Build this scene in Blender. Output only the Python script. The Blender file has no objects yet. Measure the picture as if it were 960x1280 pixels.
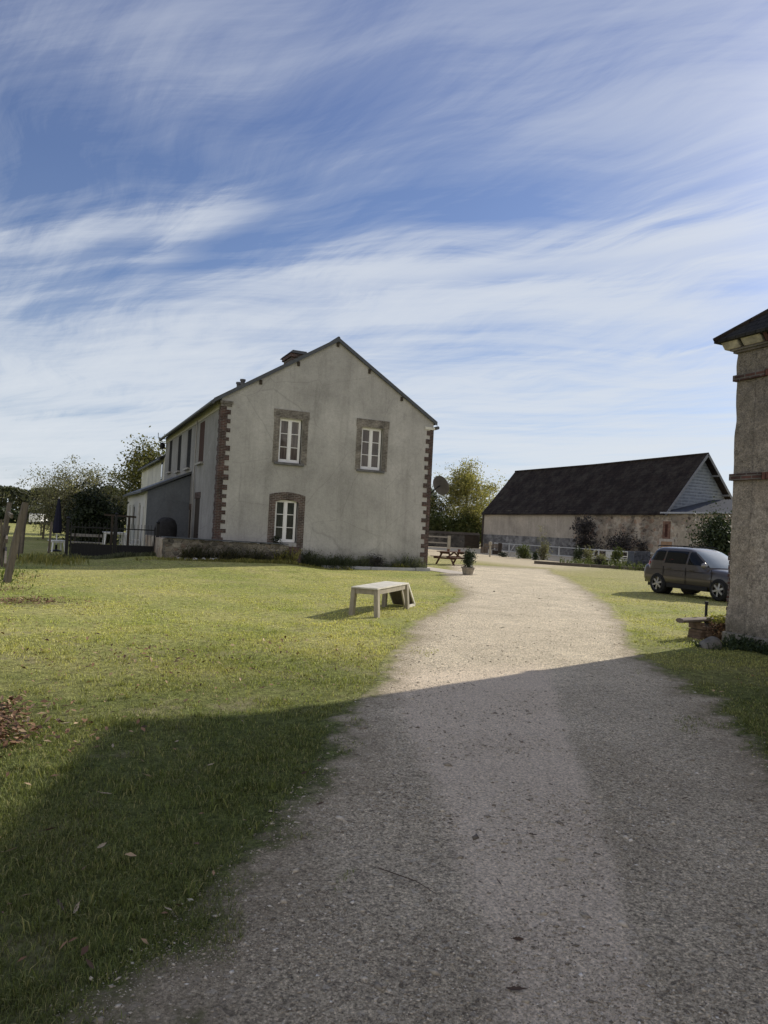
import bpy, bmesh, math, random
import numpy as np
from mathutils import Vector, Matrix
R = math.radians
sc = bpy.context.scene
COL = sc.collection
rng = np.random.default_rng(7)
rnd = random.Random(11)

# ------------------------------------------------------------------ helpers
def tag(o, label=None, cat=None, group=None, kind=None):
    if label: o['label'] = label
    if cat: o['category'] = cat
    if group: o['group'] = group
    if kind: o['kind'] = kind
    return o

def thing(name, label, cat, loc=(0, 0, 0), rz=0.0, group=None):
    o = bpy.data.objects.new(name, None)
    o.empty_display_size = 0.2
    COL.objects.link(o)
    o.location = loc
    o.rotation_euler = (0, 0, rz)
    return tag(o, label, cat, group)

def pmat(parent):
    m = Matrix.Identity(4)
    while parent is not None:
        m = (Matrix.Translation(parent.location) @ parent.rotation_euler.to_matrix().to_4x4()) @ m
        parent = parent.parent
    return m

class MB:
    """collects shapes, then becomes ONE mesh object"""
    def __init__(s):
        s.v = []; s.f = []
    def add(s, verts, faces):
        n = len(s.v)
        s.v += [tuple(map(float, p)) for p in verts]
        s.f += [tuple(i + n for i in f) for f in faces]
        return s
    def box(s, x0, x1, y0, y1, z0, z1):
        return s.add([(x0, y0, z0), (x1, y0, z0), (x1, y1, z0), (x0, y1, z0), (x0, y0, z1), (x1, y0, z1), (x1, y1, z1), (x0, y1, z1)],
                     [(3, 2, 1, 0), (4, 5, 6, 7), (0, 1, 5, 4), (1, 2, 6, 5), (2, 3, 7, 6), (3, 0, 4, 7)])
    def poly(s, pts):
        return s.add(pts, [tuple(range(len(pts)))])
    def prism(s, pts, d):
        """polygon swept by the vector d"""
        n = len(pts); d = Vector(d)
        q = [tuple(Vector(p) + d) for p in pts]
        return s.add(list(pts) + q, [tuple(range(n - 1, -1, -1)), tuple(range(n, 2 * n))] + [(i, (i + 1) % n, n + (i + 1) % n, n + i) for i in range(n)])
    def beam(s, p, q, w, h, up=(0, 0, 1), taper=1.0):
        p = Vector(p); q = Vector(q); d = (q - p).normalized(); up = Vector(up)
        a = d.cross(up)
        if a.length < 1e-4: a = d.cross(Vector((1, 0, 0)))
        a.normalize(); b = a.cross(d).normalized()
        vs = []
        for c, k in ((p, 1), (q, taper)):
            for sx, sy in ((-1, -1), (1, -1), (1, 1), (-1, 1)):
                vs.append(c + a * sx * w / 2 * k + b * sy * h / 2 * k)
        return s.add(vs, [(0, 1, 2, 3), (7, 6, 5, 4), (0, 4, 5, 1), (1, 5, 6, 2), (2, 6, 7, 3), (3, 7, 4, 0)])
    def tube(s, path, rad, n=8, caps=True):
        path = [Vector(p) for p in path]
        if not hasattr(rad, '__len__'): rad = [rad] * len(path)
        vs = []; fs = []
        ref = Vector((0.13, 0.31, 0.94)).normalized()
        for i, p in enumerate(path):
            d = (path[min(i + 1, len(path) - 1)] - path[max(i - 1, 0)]).normalized()
            a = d.cross(ref)
            if a.length < 1e-2: a = d.cross(Vector((1, 0, 0)))
            a.normalize(); b = d.cross(a)
            for k in range(n):
                t = 2 * math.pi * k / n
                vs.append(p + (a * math.cos(t) + b * math.sin(t)) * rad[i])
        for i in range(len(path) - 1):
            for k in range(n):
                fs.append((i * n + k, i * n + (k + 1) % n, (i + 1) * n + (k + 1) % n, (i + 1) * n + k))
        if caps:
            fs.append(tuple(range(n - 1, -1, -1))); fs.append(tuple((len(path) - 1) * n + k for k in range(n)))
        return s.add(vs, fs)
    def lathe(s, prof, n=24, c=(0, 0, 0), axis='z'):
        vs = []; fs = []
        for r, z in prof:
            for k in range(n):
                t = 2 * math.pi * k / n
                p = (r * math.cos(t), r * math.sin(t), z)
                if axis == 'y': p = (p[0], p[2], p[1])
                if axis == 'x': p = (p[2], p[0], p[1])
                vs.append((p[0] + c[0], p[1] + c[1], p[2] + c[2]))
        for i in range(len(prof) - 1):
            for k in range(n):
                fs.append((i * n + k, i * n + (k + 1) % n, (i + 1) * n + (k + 1) % n, (i + 1) * n + k))
        return s.add(vs, fs)
    def build(s, name, mat, parent=None, local=False, smooth=False, bevel=0):
        me = bpy.data.meshes.new(name)
        vs = s.v
        if parent is not None and not local:
            inv = pmat(parent).inverted()
            vs = [tuple(inv @ Vector(p)) for p in vs]
        me.from_pydata(vs, [], s.f)
        bm = bmesh.new(); bm.from_mesh(me)
        bmesh.ops.recalc_face_normals(bm, faces=bm.faces)
        if bevel:
            es = [e for e in bm.edges if len(e.link_faces) == 2 and e.calc_face_angle(0) > 0.6]
            bmesh.ops.bevel(bm, geom=es, offset=bevel, segments=2, affect='EDGES', profile=0.6)
        bm.to_mesh(me); bm.free()
        if smooth:
            me.polygons.foreach_set('use_smooth', [True] * len(me.polygons))
        if mat: me.materials.append(mat)
        o = bpy.data.objects.new(name, me)
        COL.objects.link(o)
        o.parent = parent
        return o

def npmesh(name, V, F, mat, parent=None, attrs=None, smooth=False):
    V = np.asarray(V, np.float32); F = np.asarray(F, np.int32)
    if parent is not None:
        m = np.array(pmat(parent).inverted())
        V = (V @ m[:3, :3].T + m[:3, 3]).astype(np.float32)
    me = bpy.data.meshes.new(name)
    k = F.shape[1]
    me.vertices.add(len(V)); me.loops.add(F.size); me.polygons.add(len(F))
    me.vertices.foreach_set('co', V.ravel())
    me.loops.foreach_set('vertex_index', F.ravel())
    me.polygons.foreach_set('loop_start', np.arange(0, F.size, k, dtype=np.int32))
    me.polygons.foreach_set('loop_total', np.full(len(F), k, np.int32))
    if smooth: me.polygons.foreach_set('use_smooth', np.ones(len(F), bool))
    me.update(calc_edges=True)
    for an, av in (attrs or {}).items():
        at = me.attributes.new(an, 'FLOAT', 'POINT'); at.data.foreach_set('value', np.asarray(av, np.float32))
    if mat: me.materials.append(mat)
    o = bpy.data.objects.new(name, me); COL.objects.link(o); o.parent = parent
    return o

def sm(a, b, x):
    t = np.clip((np.asarray(x, float) - a) / (b - a), 0, 1)
    return t * t * (3 - 2 * t)

def hgt(x, y):
    """lie of the land: a low bank in front of the left corner of the farmhouse"""
    return 0.2 * sm(1.2, 3.4, x) * (1 - sm(8.0, 10.2, x)) * sm(23.5, 27.6, y) * (1 - sm(30, 33, y))
def H(x, y): return float(hgt(x, y))

# ------------------------------------------------------------------ node helpers
class NT:
    def __init__(s, name):
        s.m = bpy.data.materials.new(name); s.m.use_nodes = True
        s.t = s.m.node_tree; s.n = s.t.nodes
        s.b = s.n['Principled BSDF']; s.out = s.n['Material Output']
        s._tc = None
        s.b.inputs['Roughness'].default_value = 0.85
        s.b.inputs['Specular IOR Level'].default_value = 0.25
    def new(s, ty, **kw):
        n = s.n.new(ty)
        for k, v in kw.items(): setattr(n, k, v)
        return n
    def link(s, a, b): s.t.links.new(a, b)
    def set(s, sock, v):
        if hasattr(v, 'is_output') or isinstance(v, bpy.types.NodeSocket): s.link(v, sock)
        elif isinstance(v, (tuple, list)) and len(v) == 3 and sock.type == 'RGBA': sock.default_value = (*v, 1)
        else: sock.default_value = v
    def obj(s):
        if s._tc is None: s._tc = s.new('ShaderNodeTexCoord')
        return s._tc.outputs['Object']
    def mapv(s, scale=(1, 1, 1), rot=(0, 0, 0), loc=(0, 0, 0), v=None):
        n = s.new('ShaderNodeMapping'); s.link(v or s.obj(), n.inputs[0])
        n.inputs['Scale'].default_value = scale; n.inputs['Rotation'].default_value = rot; n.inputs['Location'].default_value = loc
        return n.outputs[0]
    def swz(s, order):
        a = s.new('ShaderNodeSeparateXYZ'); s.link(s.obj(), a.inputs[0])
        c = s.new('ShaderNodeCombineXYZ')
        for i, ch in enumerate(order):
            if ch in 'xyz': s.link(a.outputs['xyz'.index(ch)], c.inputs[i])
        return c.outputs[0]
    def noise(s, scale, detail=4, rough=0.6, v=None, dist=0.0):
        n = s.new('ShaderNodeTexNoise'); s.link(v or s.obj(), n.inputs['Vector'])
        n.inputs['Scale'].default_value = scale; n.inputs['Detail'].default_value = detail
        n.inputs['Roughness'].default_value = rough; n.inputs['Distortion'].default_value = dist
        return n.outputs['Fac']
    def vor(s, scale, feature='F1', out='Distance', v=None, rand=1.0):
        n = s.new('ShaderNodeTexVoronoi', feature=feature); s.link(v or s.obj(), n.inputs['Vector'])
        n.inputs['Scale'].default_value = scale; n.inputs['Randomness'].default_value = rand
        return n.outputs[out]
    def ramp(s, fac, *stops):
        n = s.new('ShaderNodeValToRGB'); s.link(fac, n.inputs[0])
        cr = n.color_ramp
        while len(cr.elements) < len(stops): cr.elements.new(0.5)
        for e, (p, c) in zip(cr.elements, stops):
            e.position = p; e.color = (c, c, c, 1) if not hasattr(c, '__len__') else (*c, 1)
        return n.outputs[0]
    def mix(s, fac, a, b, mode='MIX'):
        n = s.new('ShaderNodeMix', data_type='RGBA', blend_type=mode)
        s.set(n.inputs[0], fac); s.set(n.inputs[6], a); s.set(n.inputs[7], b)
        return n.outputs[2]
    def math(s, op, a, b=0.0, clamp=False):
        n = s.new('ShaderNodeMath', operation=op, use_clamp=clamp)
        s.set(n.inputs[0], a); s.set(n.inputs[1], b)
        return n.outputs[0]
    def bump(s, h, strength=0.5, dist=0.02, nrm=None):
        n = s.new('ShaderNodeBump'); s.link(h, n.inputs['Height'])
        n.inputs['Strength'].default_value = strength; n.inputs['Distance'].default_value = dist
        if nrm: s.link(nrm, n.inputs['Normal'])
        s.link(n.outputs[0], s.b.inputs['Normal'])
        return n.outputs[0]
    def base(s, c): s.set(s.b.inputs['Base Color'], c); return s
    def island(s):
        return s.new('ShaderNodeNewGeometry').outputs['Random Per Island']
    def attr(s, name):
        n = s.new('ShaderNodeAttribute'); n.attribute_name = name
        return n.outputs['Fac']
    def translucent(s, col, fac):
        tr = s.new('ShaderNodeBsdfTranslucent'); s.set(tr.inputs[0], col)
        mx = s.new('ShaderNodeMixShader'); mx.inputs[0].default_value = fac
        s.link(s.b.outputs[0], mx.inputs[1]); s.link(tr.outputs[0], mx.inputs[2]); s.link(mx.outputs[0], s.out.inputs[0])

def k(c, f): return tuple(x * f for x in c)

def plain(name, c, rough=0.7, var=0.25, scale=6.0, metal=0.0, bump=0.0, spec=0.3):
    t = NT(name)
    f = t.noise(scale, 5, 0.65)
    t.base(t.mix(t.ramp(f, (0.3, 0.0), (0.7, 1.0)), k(c, 1 - var), k(c, 1 + var)))
    t.b.inputs['Roughness'].default_value = rough; t.b.inputs['Metallic'].default_value = metal
    t.b.inputs['Specular IOR Level'].default_value = spec
    if bump: t.bump(t.noise(scale * 6, 4), 0.5, bump)
    return t.m

def brick(name, order, c1, c2, mortar, bw=0.22, bh=0.065, ms=0.012, dirt=0.5, offset=0.5):
    t = NT(name)
    n = t.new('ShaderNodeTexBrick'); t.link(t.swz(order), n.inputs[0])
    n.offset = offset
    n.inputs['Color1'].default_value = (*c1, 1); n.inputs['Color2'].default_value = (*c2, 1); n.inputs['Mortar'].default_value = (*mortar, 1)
    n.inputs['Scale'].default_value = 1; n.inputs['Brick Width'].default_value = bw; n.inputs['Row Height'].default_value = bh
    n.inputs['Mortar Size'].default_value = ms; n.inputs['Mortar Smooth'].default_value = 0.3
    d = t.ramp(t.noise(2.2, 6, 0.7), (0.35, 1 - dirt), (0.65, 1.15))
    g = t.ramp(t.noise(30, 3, 0.7), (0.2, 0.75), (0.8, 1.2))
    t.base(t.mix(1.0, t.mix(1.0, n.outputs[0], d, 'MULTIPLY'), g, 'MULTIPLY'))
    inv = t.math('SUBTRACT', 1.0, n.outputs[1])
    t.bump(t.math('ADD', inv, t.math('MULTIPLY', t.noise(40, 3), 0.4)), 0.6, 0.01)
    return t.m

def stucco(name, c, stain=(0.09, 0.085, 0.075), streak=0.5, fine=0.5, dist=0.012, basez=None, patch=None):
    t = NT(name)
    big = t.noise(0.45, 6, 0.62, dist=0.4)
    col = t.mix(t.ramp(big, (0.36, 0.0), (0.66, 1.0)), k(c, 0.78), k(c, 1.14))
    st = t.noise(1.0, 5, 0.7, v=t.mapv((1.6, 1.6, 0.16)))
    col = t.mix(t.math('MULTIPLY', t.ramp(st, (0.5, 0.0), (0.78, 1.0)), streak), col, stain)
    mid = t.noise(3.4, 7, 0.72)
    col = t.mix(t.math('MULTIPLY', t.ramp(mid, (0.52, 0.0), (0.72, 1.0)), 0.4), col, k(c, 0.6))
    rs = t.noise(1.0, 4, 0.7, v=t.mapv((7, 7, 0.35)))
    col = t.mix(t.math('MULTIPLY', t.ramp(rs, (0.56, 0.0), (0.74, 1.0)), streak * 0.7), col, stain)
    ck = t.vor(0.55, 'DISTANCE_TO_EDGE', 'Distance', v=t.mix(0.25, t.obj(), t.new('ShaderNodeTexNoise').outputs['Color']))
    col = t.mix(t.math('MULTIPLY', t.ramp(ck, (0.0, 1.0), (0.006, 0.0)), 0.4), col, k(c, 0.5))
    fi = t.noise(34, 4, 0.75)
    col = t.mix(fine, col, t.ramp(fi, (0.25, 0.45), (0.75, 1.35)), 'MULTIPLY')
    col = t.mix(fine, col, t.ramp(t.noise(9, 6, 0.8), (0.3, 0.7), (0.7, 1.22)), 'MULTIPLY')
    if patch:
        pm = t.ramp(t.noise(1.3, 5, 0.6, v=t.mapv(loc=(3.1, 7.7, 2.2))), (0.56, 0.0), (0.6, 1.0))
        col = t.mix(t.math('MULTIPLY', pm, 0.7), col, patch)
    if basez:
        sp = t.new('ShaderNodeSeparateXYZ'); t.link(t.obj(), sp.inputs[0])
        zz = t.math('ADD', sp.outputs[2], t.math('MULTIPLY', t.math('SUBTRACT', mid, 0.5), 1.2))
        lo = t.ramp(t.math('DIVIDE', zz, basez), (0.3, 1.0), (1.0, 0.0))
        col = t.mix(t.math('MULTIPLY', lo, 0.65), col, (0.085, 0.085, 0.06))
    t.base(col)
    t.b.inputs['Roughness'].default_value = 0.92
    t.bump(t.math('ADD', t.math('MULTIPLY', fi, 0.6), mid), 0.7, dist)
    return t.m

def rubble(name, order, cols, mortar, scale=4.2):
    t = NT(name)
    v = t.mapv((1, 1.5, 1), v=t.swz(order))
    wob = t.mix(0.12, v, t.new('ShaderNodeTexNoise').outputs['Color'])
    ncol = t.vor(scale, 'F1', 'Color', v=wob)
    ed = t.vor(scale, 'DISTANCE_TO_EDGE', 'Distance', v=wob)
    sp = t.new('ShaderNodeSeparateColor'); t.link(ncol, sp.inputs[0])
    n = len(cols)
    c = t.ramp(sp.outputs[0], *[(i / (n - 1) if n > 1 else 0, cc) for i, cc in enumerate(cols)])
    c = t.mix(0.8, c, t.ramp(t.noise(18, 5, 0.7), (0.25, 0.5), (0.75, 1.4)), 'MULTIPLY')
    pl = t.ramp(t.noise(0.55, 5, 0.6), (0.45, 0.0), (0.62, 1.0))
    c = t.mix(t.ramp(ed, (0.02, 1.0), (0.09, 0.0)), c, mortar)
    c = t.mix(t.math('MULTIPLY', pl, 0.45), c, mortar)
    dk = t.ramp(t.noise(0.8, 6, 0.65, v=t.mapv(loc=(9, 4, 1))), (0.4, 0.55), (0.6, 1.1))
    c = t.mix(1.0, c, dk, 'MULTIPLY')
    t.base(c)
    t.bump(t.math('ADD', t.ramp(ed, (0.0, 0.0), (0.12, 1.0)), t.math('MULTIPLY', t.noise(25, 4), 0.4)), 0.8, 0.03)
    return t.m

def tiles(name, order, c1, c2, bw=0.18, bh=0.14, moss=(0.06, 0.06, 0.035), dirt=0.5):
    t = NT(name)
    n = t.new('ShaderNodeTexBrick'); t.link(t.swz(order), n.inputs[0]); n.offset = 0.5
    n.inputs['Color1'].default_value = (*c1, 1); n.inputs['Color2'].default_value = (*c2, 1); n.inputs['Mortar'].default_value = (*k(c1, 0.3), 1)
    n.inputs['Scale'].default_value = 1; n.inputs['Brick Width'].default_value = bw; n.inputs['Row Height'].default_value = bh
    n.inputs['Mortar Size'].default_value = 0.012
    c = t.mix(t.math('MULTIPLY', t.ramp(t.noise(0.7, 6, 0.7), (0.45, 0.0), (0.7, 1.0)), dirt), n.outputs[0], moss)
    c = t.mix(0.9, c, t.ramp(t.noise(9, 5, 0.75), (0.25, 0.55), (0.75, 1.5)), 'MULTIPLY')
    t.base(c); t.b.inputs['Roughness'].default_value = 0.9; t.b.inputs['Specular IOR Level'].default_value = 0.12
    t.bump(t.math('ADD', t.math('SUBTRACT', 1.0, n.outputs[1]), t.math('MULTIPLY', t.noise(14, 3), 0.6)), 0.7, 0.02)
    return t.m

def wood(name, c1, c2, axis='x', rough=0.85):
    t = NT(name)
    s = {'x': (0.6, 14, 14), 'y': (14, 0.6, 14), 'z': (14, 14, 0.6)}[axis]
    g = t.noise(2.0, 6, 0.7, v=t.mapv(s), dist=0.5)
    c = t.mix(t.ramp(g, (0.3, 0.0), (0.7, 1.0)), c1, c2)
    c = t.mix(0.7, c, t.ramp(t.noise(2.5, 5, 0.7), (0.3, 0.65), (0.7, 1.25)), 'MULTIPLY')
    t.base(c); t.b.inputs['Roughness'].default_value = rough
    t.bump(g, 0.5, 0.006)
    return t.m

def leafmat(name, cols, trans=0.35, rough=0.55):
    t = NT(name)
    n = len(cols)
    c = t.ramp(t.island(), *[(i / (n - 1), cc) for i, cc in enumerate(cols)])
    c = t.mix(0.8, c, t.ramp(t.noise(1.1, 3), (0.3, 0.6), (0.7, 1.35)), 'MULTIPLY')
    t.base(c); t.b.inputs['Roughness'].default_value = rough; t.b.inputs['Specular IOR Level'].default_value = 0.3
    t.translucent(t.mix(1.0, c, (1.15, 1.2, 0.6), 'MULTIPLY'), trans)
    return t.m

# ------------------------------------------------------------------ camera (24 mm class phone lens, held upright, slightly rolled)
YAW, PIT, ROL, FPX = 0.42007, 0.02503, 0.05055, 908.757
fw = Vector((math.sin(YAW) * math.cos(PIT), math.cos(YAW) * math.cos(PIT), math.sin(PIT)))
rt = Vector((math.cos(YAW), -math.sin(YAW), 0)); up = rt.cross(fw)
r2 = rt * math.cos(ROL) + up * math.sin(ROL); u2 = up * math.cos(ROL) - rt * math.sin(ROL)
cam = bpy.data.cameras.new('camera'); co = bpy.data.objects.new('camera', cam); COL.objects.link(co)
co.matrix_world = Matrix(((r2.x, u2.x, -fw.x, 0), (r2.y, u2.y, -fw.y, 0), (r2.z, u2.z, -fw.z, 1.7), (0, 0, 0, 1)))
cam.sensor_fit = 'VERTICAL'; cam.sensor_height = 36; cam.sensor_width = 27; cam.lens = FPX / 1280 * 36
cam.clip_start = 0.05; cam.clip_end = 5000
sc.camera = co

# ------------------------------------------------------------------ sun + sky
SAZ, SEL = R(18.0), R(27.0)          # azimuth from +X towards +Y
sd = Vector((math.cos(SEL) * math.cos(SAZ), math.cos(SEL) * math.sin(SAZ), math.sin(SEL)))
sl = bpy.data.lights.new('sun', 'SUN'); sl.energy = 5.0; sl.angle = R(0.53); sl.color = (1.0, 0.93, 0.80)
so = bpy.data.objects.new('sun', sl); COL.objects.link(so); so.location = (60, 20, 40)
so.rotation_euler = (-sd).to_track_quat('-Z', 'Y').to_euler()

def make_world():
    w = bpy.data.worlds.new('World'); sc.world = w; w.use_nodes = True
    t = w.node_tree; t.nodes.clear()
    S = NT.__new__(NT); S.t = t; S.n = t.nodes; S._tc = None
    sky = S.new('ShaderNodeTexSky', sky_type='NISHITA'); sky.sun_disc = False
    sky.sun_elevation = SEL; sky.sun_rotation = math.pi / 2 - SAZ
    sky.air_density = 1.0; sky.dust_density = 0.6; sky.ozone_density = 2.2; sky.altitude = 100
    tc = S.new('ShaderNodeTexCoord'); d = tc.outputs['Generated']
    sp = S.new('ShaderNodeSeparateXYZ'); S.link(d, sp.inputs[0])
    z = S.math('MAXIMUM', sp.outputs[2], 0.0)
    den = S.math('ADD', z, 0.10)
    cx = S.math('DIVIDE', sp.outputs[0], den); cy = S.math('DIVIDE', sp.outputs[1], den)
    cb = S.new('ShaderNodeCombineXYZ'); S.link(cx, cb.inputs[0]); S.link(cy, cb.inputs[1])
    P = cb.outputs[0]
    # warp
    wn = S.new('ShaderNodeTexNoise'); S.link(P, wn.inputs['Vector']); wn.inputs['Scale'].default_value = 0.55; wn.inputs['Detail'].default_value = 3
    va = S.new('ShaderNodeVectorMath', operation='SUBTRACT'); S.link(wn.outputs['Color'], va.inputs[0]); va.inputs[1].default_value = (0.5, 0.5, 0.5)
    vs = S.new('ShaderNodeVectorMath', operation='SCALE'); S.link(va.outputs[0], vs.inputs[0]); vs.inputs['Scale'].default_value = 1.0
    vv = S.new('ShaderNodeVectorMath', operation='ADD'); S.link(P, vv.inputs[0]); S.link(vs.outputs[0], vv.inputs[1])
    W = vv.outputs[0]
    # streaky fibres run across the view; broad veils; a fan of finer streaks
    A = S.noise(1.6, 12, 0.66, v=S.mapv((0.30, 2.7, 1), loc=(24.1, 1.7, 0), v=S.mapv(rot=(0, 0, R(40)), v=W)))
    B = S.noise(0.62, 5, 0.5, v=S.mapv((0.7, 1.5, 1), loc=(9.9, 8.4, 3), v=S.mapv(rot=(0, 0, R(40)), v=W)), dist=0.3)
    C = S.noise(1.5, 11, 0.68, v=S.mapv((0.35, 2.6, 1), loc=(3.3, 2.2, 9), v=S.mapv(rot=(0, 0, R(75)), v=W)))
    f = S.math('ADD', S.math('MULTIPLY', A, 0.34), S.math('MULTIPLY', B, 0.46))
    f = S.math('ADD', f, S.math('MULTIPLY', C, 0.30))
    # single brighter wisps and clear lanes: (centre, direction, half length, width, strength) on the cloud sheet
    wisps = [(1.3917, 1.3809, 0.544, -0.8391, 0.2057, 0.0637, 0.15), (0.9075, 1.9178, 0.7583, -0.6519, 0.4236, 0.0681, 0.07), (0.3049, 2.0108, 0.34, -0.9404, 0.2721, 0.0477, 0.08), (2.0358, 1.9526, 0.1456, -0.9893, 0.146, 0.022, 0.08), (0.9226, 1.0623, 0.6914, -0.7225, 0.2425, 0.1361, 0.07), (0.0904, 2.094, 0.7446, -0.6675, 0.385, 0.0857, 0.05), (1.3835, 1.9175, 0.7711, -0.6367, 0.6495, 0.1064, 0.05), (0.7944, 1.5761, 0.7746, -0.6324, 0.3384, 0.1476, -0.06), (0.1809, 1.8285, 0.7977, -0.6031, 0.2671, 0.103, -0.055), (0.0046, 4.3383, 0.7639, -0.6454, 0.4412, 0.1073, -0.06), (1.2276, 1.7998, 0.7941, -0.6078, 0.2338, 0.0386, -0.05), (1.7587, 2.1544, 0.7404, -0.6721, 0.3434, 0.0791, -0.06), (0.4709, 1.3633, 0.825, -0.5652, 0.214, 0.1024, -0.03)]
    wx = S.math('MULTIPLY', S.math('SUBTRACT', C, 0.5), 0.35); wy_ = S.math('MULTIPLY', S.math('SUBTRACT', A, 0.5), 0.35)
    px_ = S.math('ADD', cx, wx); py_ = S.math('ADD', cy, wy_)
    for mx, my, ex, ey, hl, wd, st_ in wisps:
        dx_ = S.math('SUBTRACT', px_, mx); dy_ = S.math('SUBTRACT', py_, my)
        sa = S.math('ADD', S.math('MULTIPLY', dx_, ex / hl), S.math('MULTIPLY', dy_, ey / hl))
        ta = S.math('ADD', S.math('MULTIPLY', dx_, -ey / wd), S.math('MULTIPLY', dy_, ex / wd))
        q_ = S.math('ADD', S.math('POWER', S.math('ABSOLUTE', sa), 2.0), S.math('POWER', S.math('ABSOLUTE', ta), 2.0))
        f = S.math('ADD', f, S.math('MULTIPLY', S.math('POWER', 2.718, S.math('MULTIPLY', q_, -0.8)), st_))
    low = S.ramp(z, (0.0, 0.17), (0.18, 0.11), (0.30, 0.035), (0.42, 0.0), (0.75, 0.05))
    # unseen cirrus behind the viewer thickened and brightened as added fill, thin glow of cloud around the sun
    back = S.ramp(S.math('ADD', S.math('MULTIPLY', sp.outputs[1], -0.5), S.math('MULTIPLY', sp.outputs[0], -0.25)), (0.0, 0.0), (0.35, 1.0))
    dt = S.new('ShaderNodeVectorMath', operation='DOT_PRODUCT'); S.link(d, dt.inputs[0]); dt.inputs[1].default_value = tuple(sd)
    glow = S.math('POWER', S.math('MAXIMUM', dt.outputs['Value'], 0.0), 40.0)
    f = S.math('ADD', S.math('ADD', f, low), S.math('MULTIPLY', back, 0.16))
    cl = S.ramp(f, (0.50, 0.0), (0.56, 0.20), (0.62, 0.58), (0.68, 0.86), (0.76, 1.0))
    ccol = S.mix(z, (7.7, 8.2, 8.7), (6.6, 7.0, 8.0))
    ccol = S.mix(back, ccol, (10.2, 9.6, 8.9))
    haze = S.ramp(z, (0.0, 0.60), (0.10, 0.36), (0.26, 0.12), (0.42, 0.10), (0.58, 0.24))
    tint = S.mix(1.0, sky.outputs[0], (0.76, 0.84, 1.06), 'MULTIPLY')
    col = S.mix(haze, tint, S.mix(S.ramp(z, (0.2, 0.0), (0.5, 1.0)), (6.6, 7.4, 8.4), (3.6, 4.1, 6.6)))
    col = S.mix(S.math('MULTIPLY', S.math('MULTIPLY', cl, S.ramp(z, (0.34, 1.0), (0.60, 0.48))), 0.88), col, ccol)
    gcol = S.mix(1.0, S.mix(glow, (0, 0, 0), (1, 1, 1)), (8.0, 7.4, 6.4), 'MULTIPLY')
    col = S.mix(1.0, col, gcol, 'ADD')
    bg = S.new('ShaderNodeBackground'); S.link(col, bg.inputs[0]); bg.inputs[1].default_value = 0.095
    o = S.new('ShaderNodeOutputWorld'); S.link(bg.outputs[0], o.inputs[0])
make_world()
sc.view_settings.view_transform = 'Standard'; sc.view_settings.look = 'None'; sc.view_settings.exposure = 0
sc.cycles.max_bounces = 6; sc.cycles.transparent_max_bounces = 6

# ------------------------------------------------------------------ materials
BR1, BR2, MORT = (0.12, 0.060, 0.050), (0.062, 0.040, 0.037), (0.16, 0.145, 0.13)
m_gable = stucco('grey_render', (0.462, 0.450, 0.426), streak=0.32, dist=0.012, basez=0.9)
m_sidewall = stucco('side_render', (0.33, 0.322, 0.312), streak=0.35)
m_brick_y = brick('red_brick_front', 'xz', BR1, BR2, MORT)
m_brick_x = brick('red_brick_side', 'yz', BR1, BR2, MORT)
m_sold_x = brick('soldier_brick_side', 'yz', BR1, BR2, (0.2, 0.18, 0.16), bw=0.07, bh=0.5, ms=0.014, offset=0)
m_dullbrick = brick('limewashed_brick', 'xz', (0.27, 0.24, 0.205), (0.20, 0.175, 0.15), (0.34, 0.32, 0.285), dirt=0.65)
m_white = plain('white_paint', (0.80, 0.80, 0.80), 0.45, 0.05, 3)
m_slate = tiles('grey_slate', 'yz', (0.07, 0.075, 0.085), (0.05, 0.054, 0.062), 0.25, 0.2)
m_verge = plain('dark_zinc', (0.075, 0.082, 0.092), 0.5, 0.2, 4)
m_darkwood = wood('dark_timber', (0.035, 0.028, 0.022), (0.07, 0.055, 0.042), 'x')
m_shutter = wood('brown_shutter', (0.05, 0.028, 0.022), (0.085, 0.045, 0.034), 'z')
m_dark = plain('dark_void', (0.016, 0.015, 0.015), 0.9, 0.3)
m_annexgrey = stucco('slate_grey_render', (0.155, 0.17, 0.19), streak=0.3)
m_cream = stucco('cream_render', (0.68, 0.67, 0.60), streak=0.22, stain=(0.25, 0.23, 0.2), fine=0.25)
m_concrete = plain('concrete', (0.36, 0.35, 0.33), 0.9, 0.3, 5, bump=0.004)
m_black = plain('black_iron', (0.012, 0.012, 0.013), 0.5, 0.3, 8)
m_rubble_y = rubble('rubble_front', 'xz', [(0.10, 0.09, 0.075), (0.22, 0.19, 0.15), (0.06, 0.055, 0.05), (0.3, 0.27, 0.22), (0.15, 0.11, 0.085)], (0.25, 0.23, 0.19), 5.5)
m_rubble_x = rubble('rubble_barn', 'yz', [(0.30, 0.23, 0.17), (0.55, 0.47, 0.37), (0.20, 0.15, 0.12), (0.62, 0.56, 0.46), (0.38, 0.24, 0.165), (0.48, 0.39, 0.30)], (0.50, 0.43, 0.335), 2.3)
m_barnplaster = stucco('barn_plaster', (0.52, 0.455, 0.37), stain=(0.17, 0.15, 0.13), streak=0.55)
m_barnbase = rubble('barn_base_stone', 'yz', [(0.20, 0.195, 0.19), (0.33, 0.32, 0.305), (0.15, 0.147, 0.145), (0.27, 0.26, 0.245)], (0.28, 0.27, 0.255), 3.0)
m_barntile = tiles('old_brown_tile', 'yz', (0.036, 0.027, 0.023), (0.019, 0.015, 0.014), 0.34, 0.26, moss=(0.070, 0.062, 0.050), dirt=0.75)
m_tower = stucco('weathered_roughcast', (0.60, 0.525, 0.43), stain=(0.14, 0.12, 0.10), streak=0.45, fine=1.0, dist=0.05, basez=0.75, patch=(0.40, 0.34, 0.27))
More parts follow.
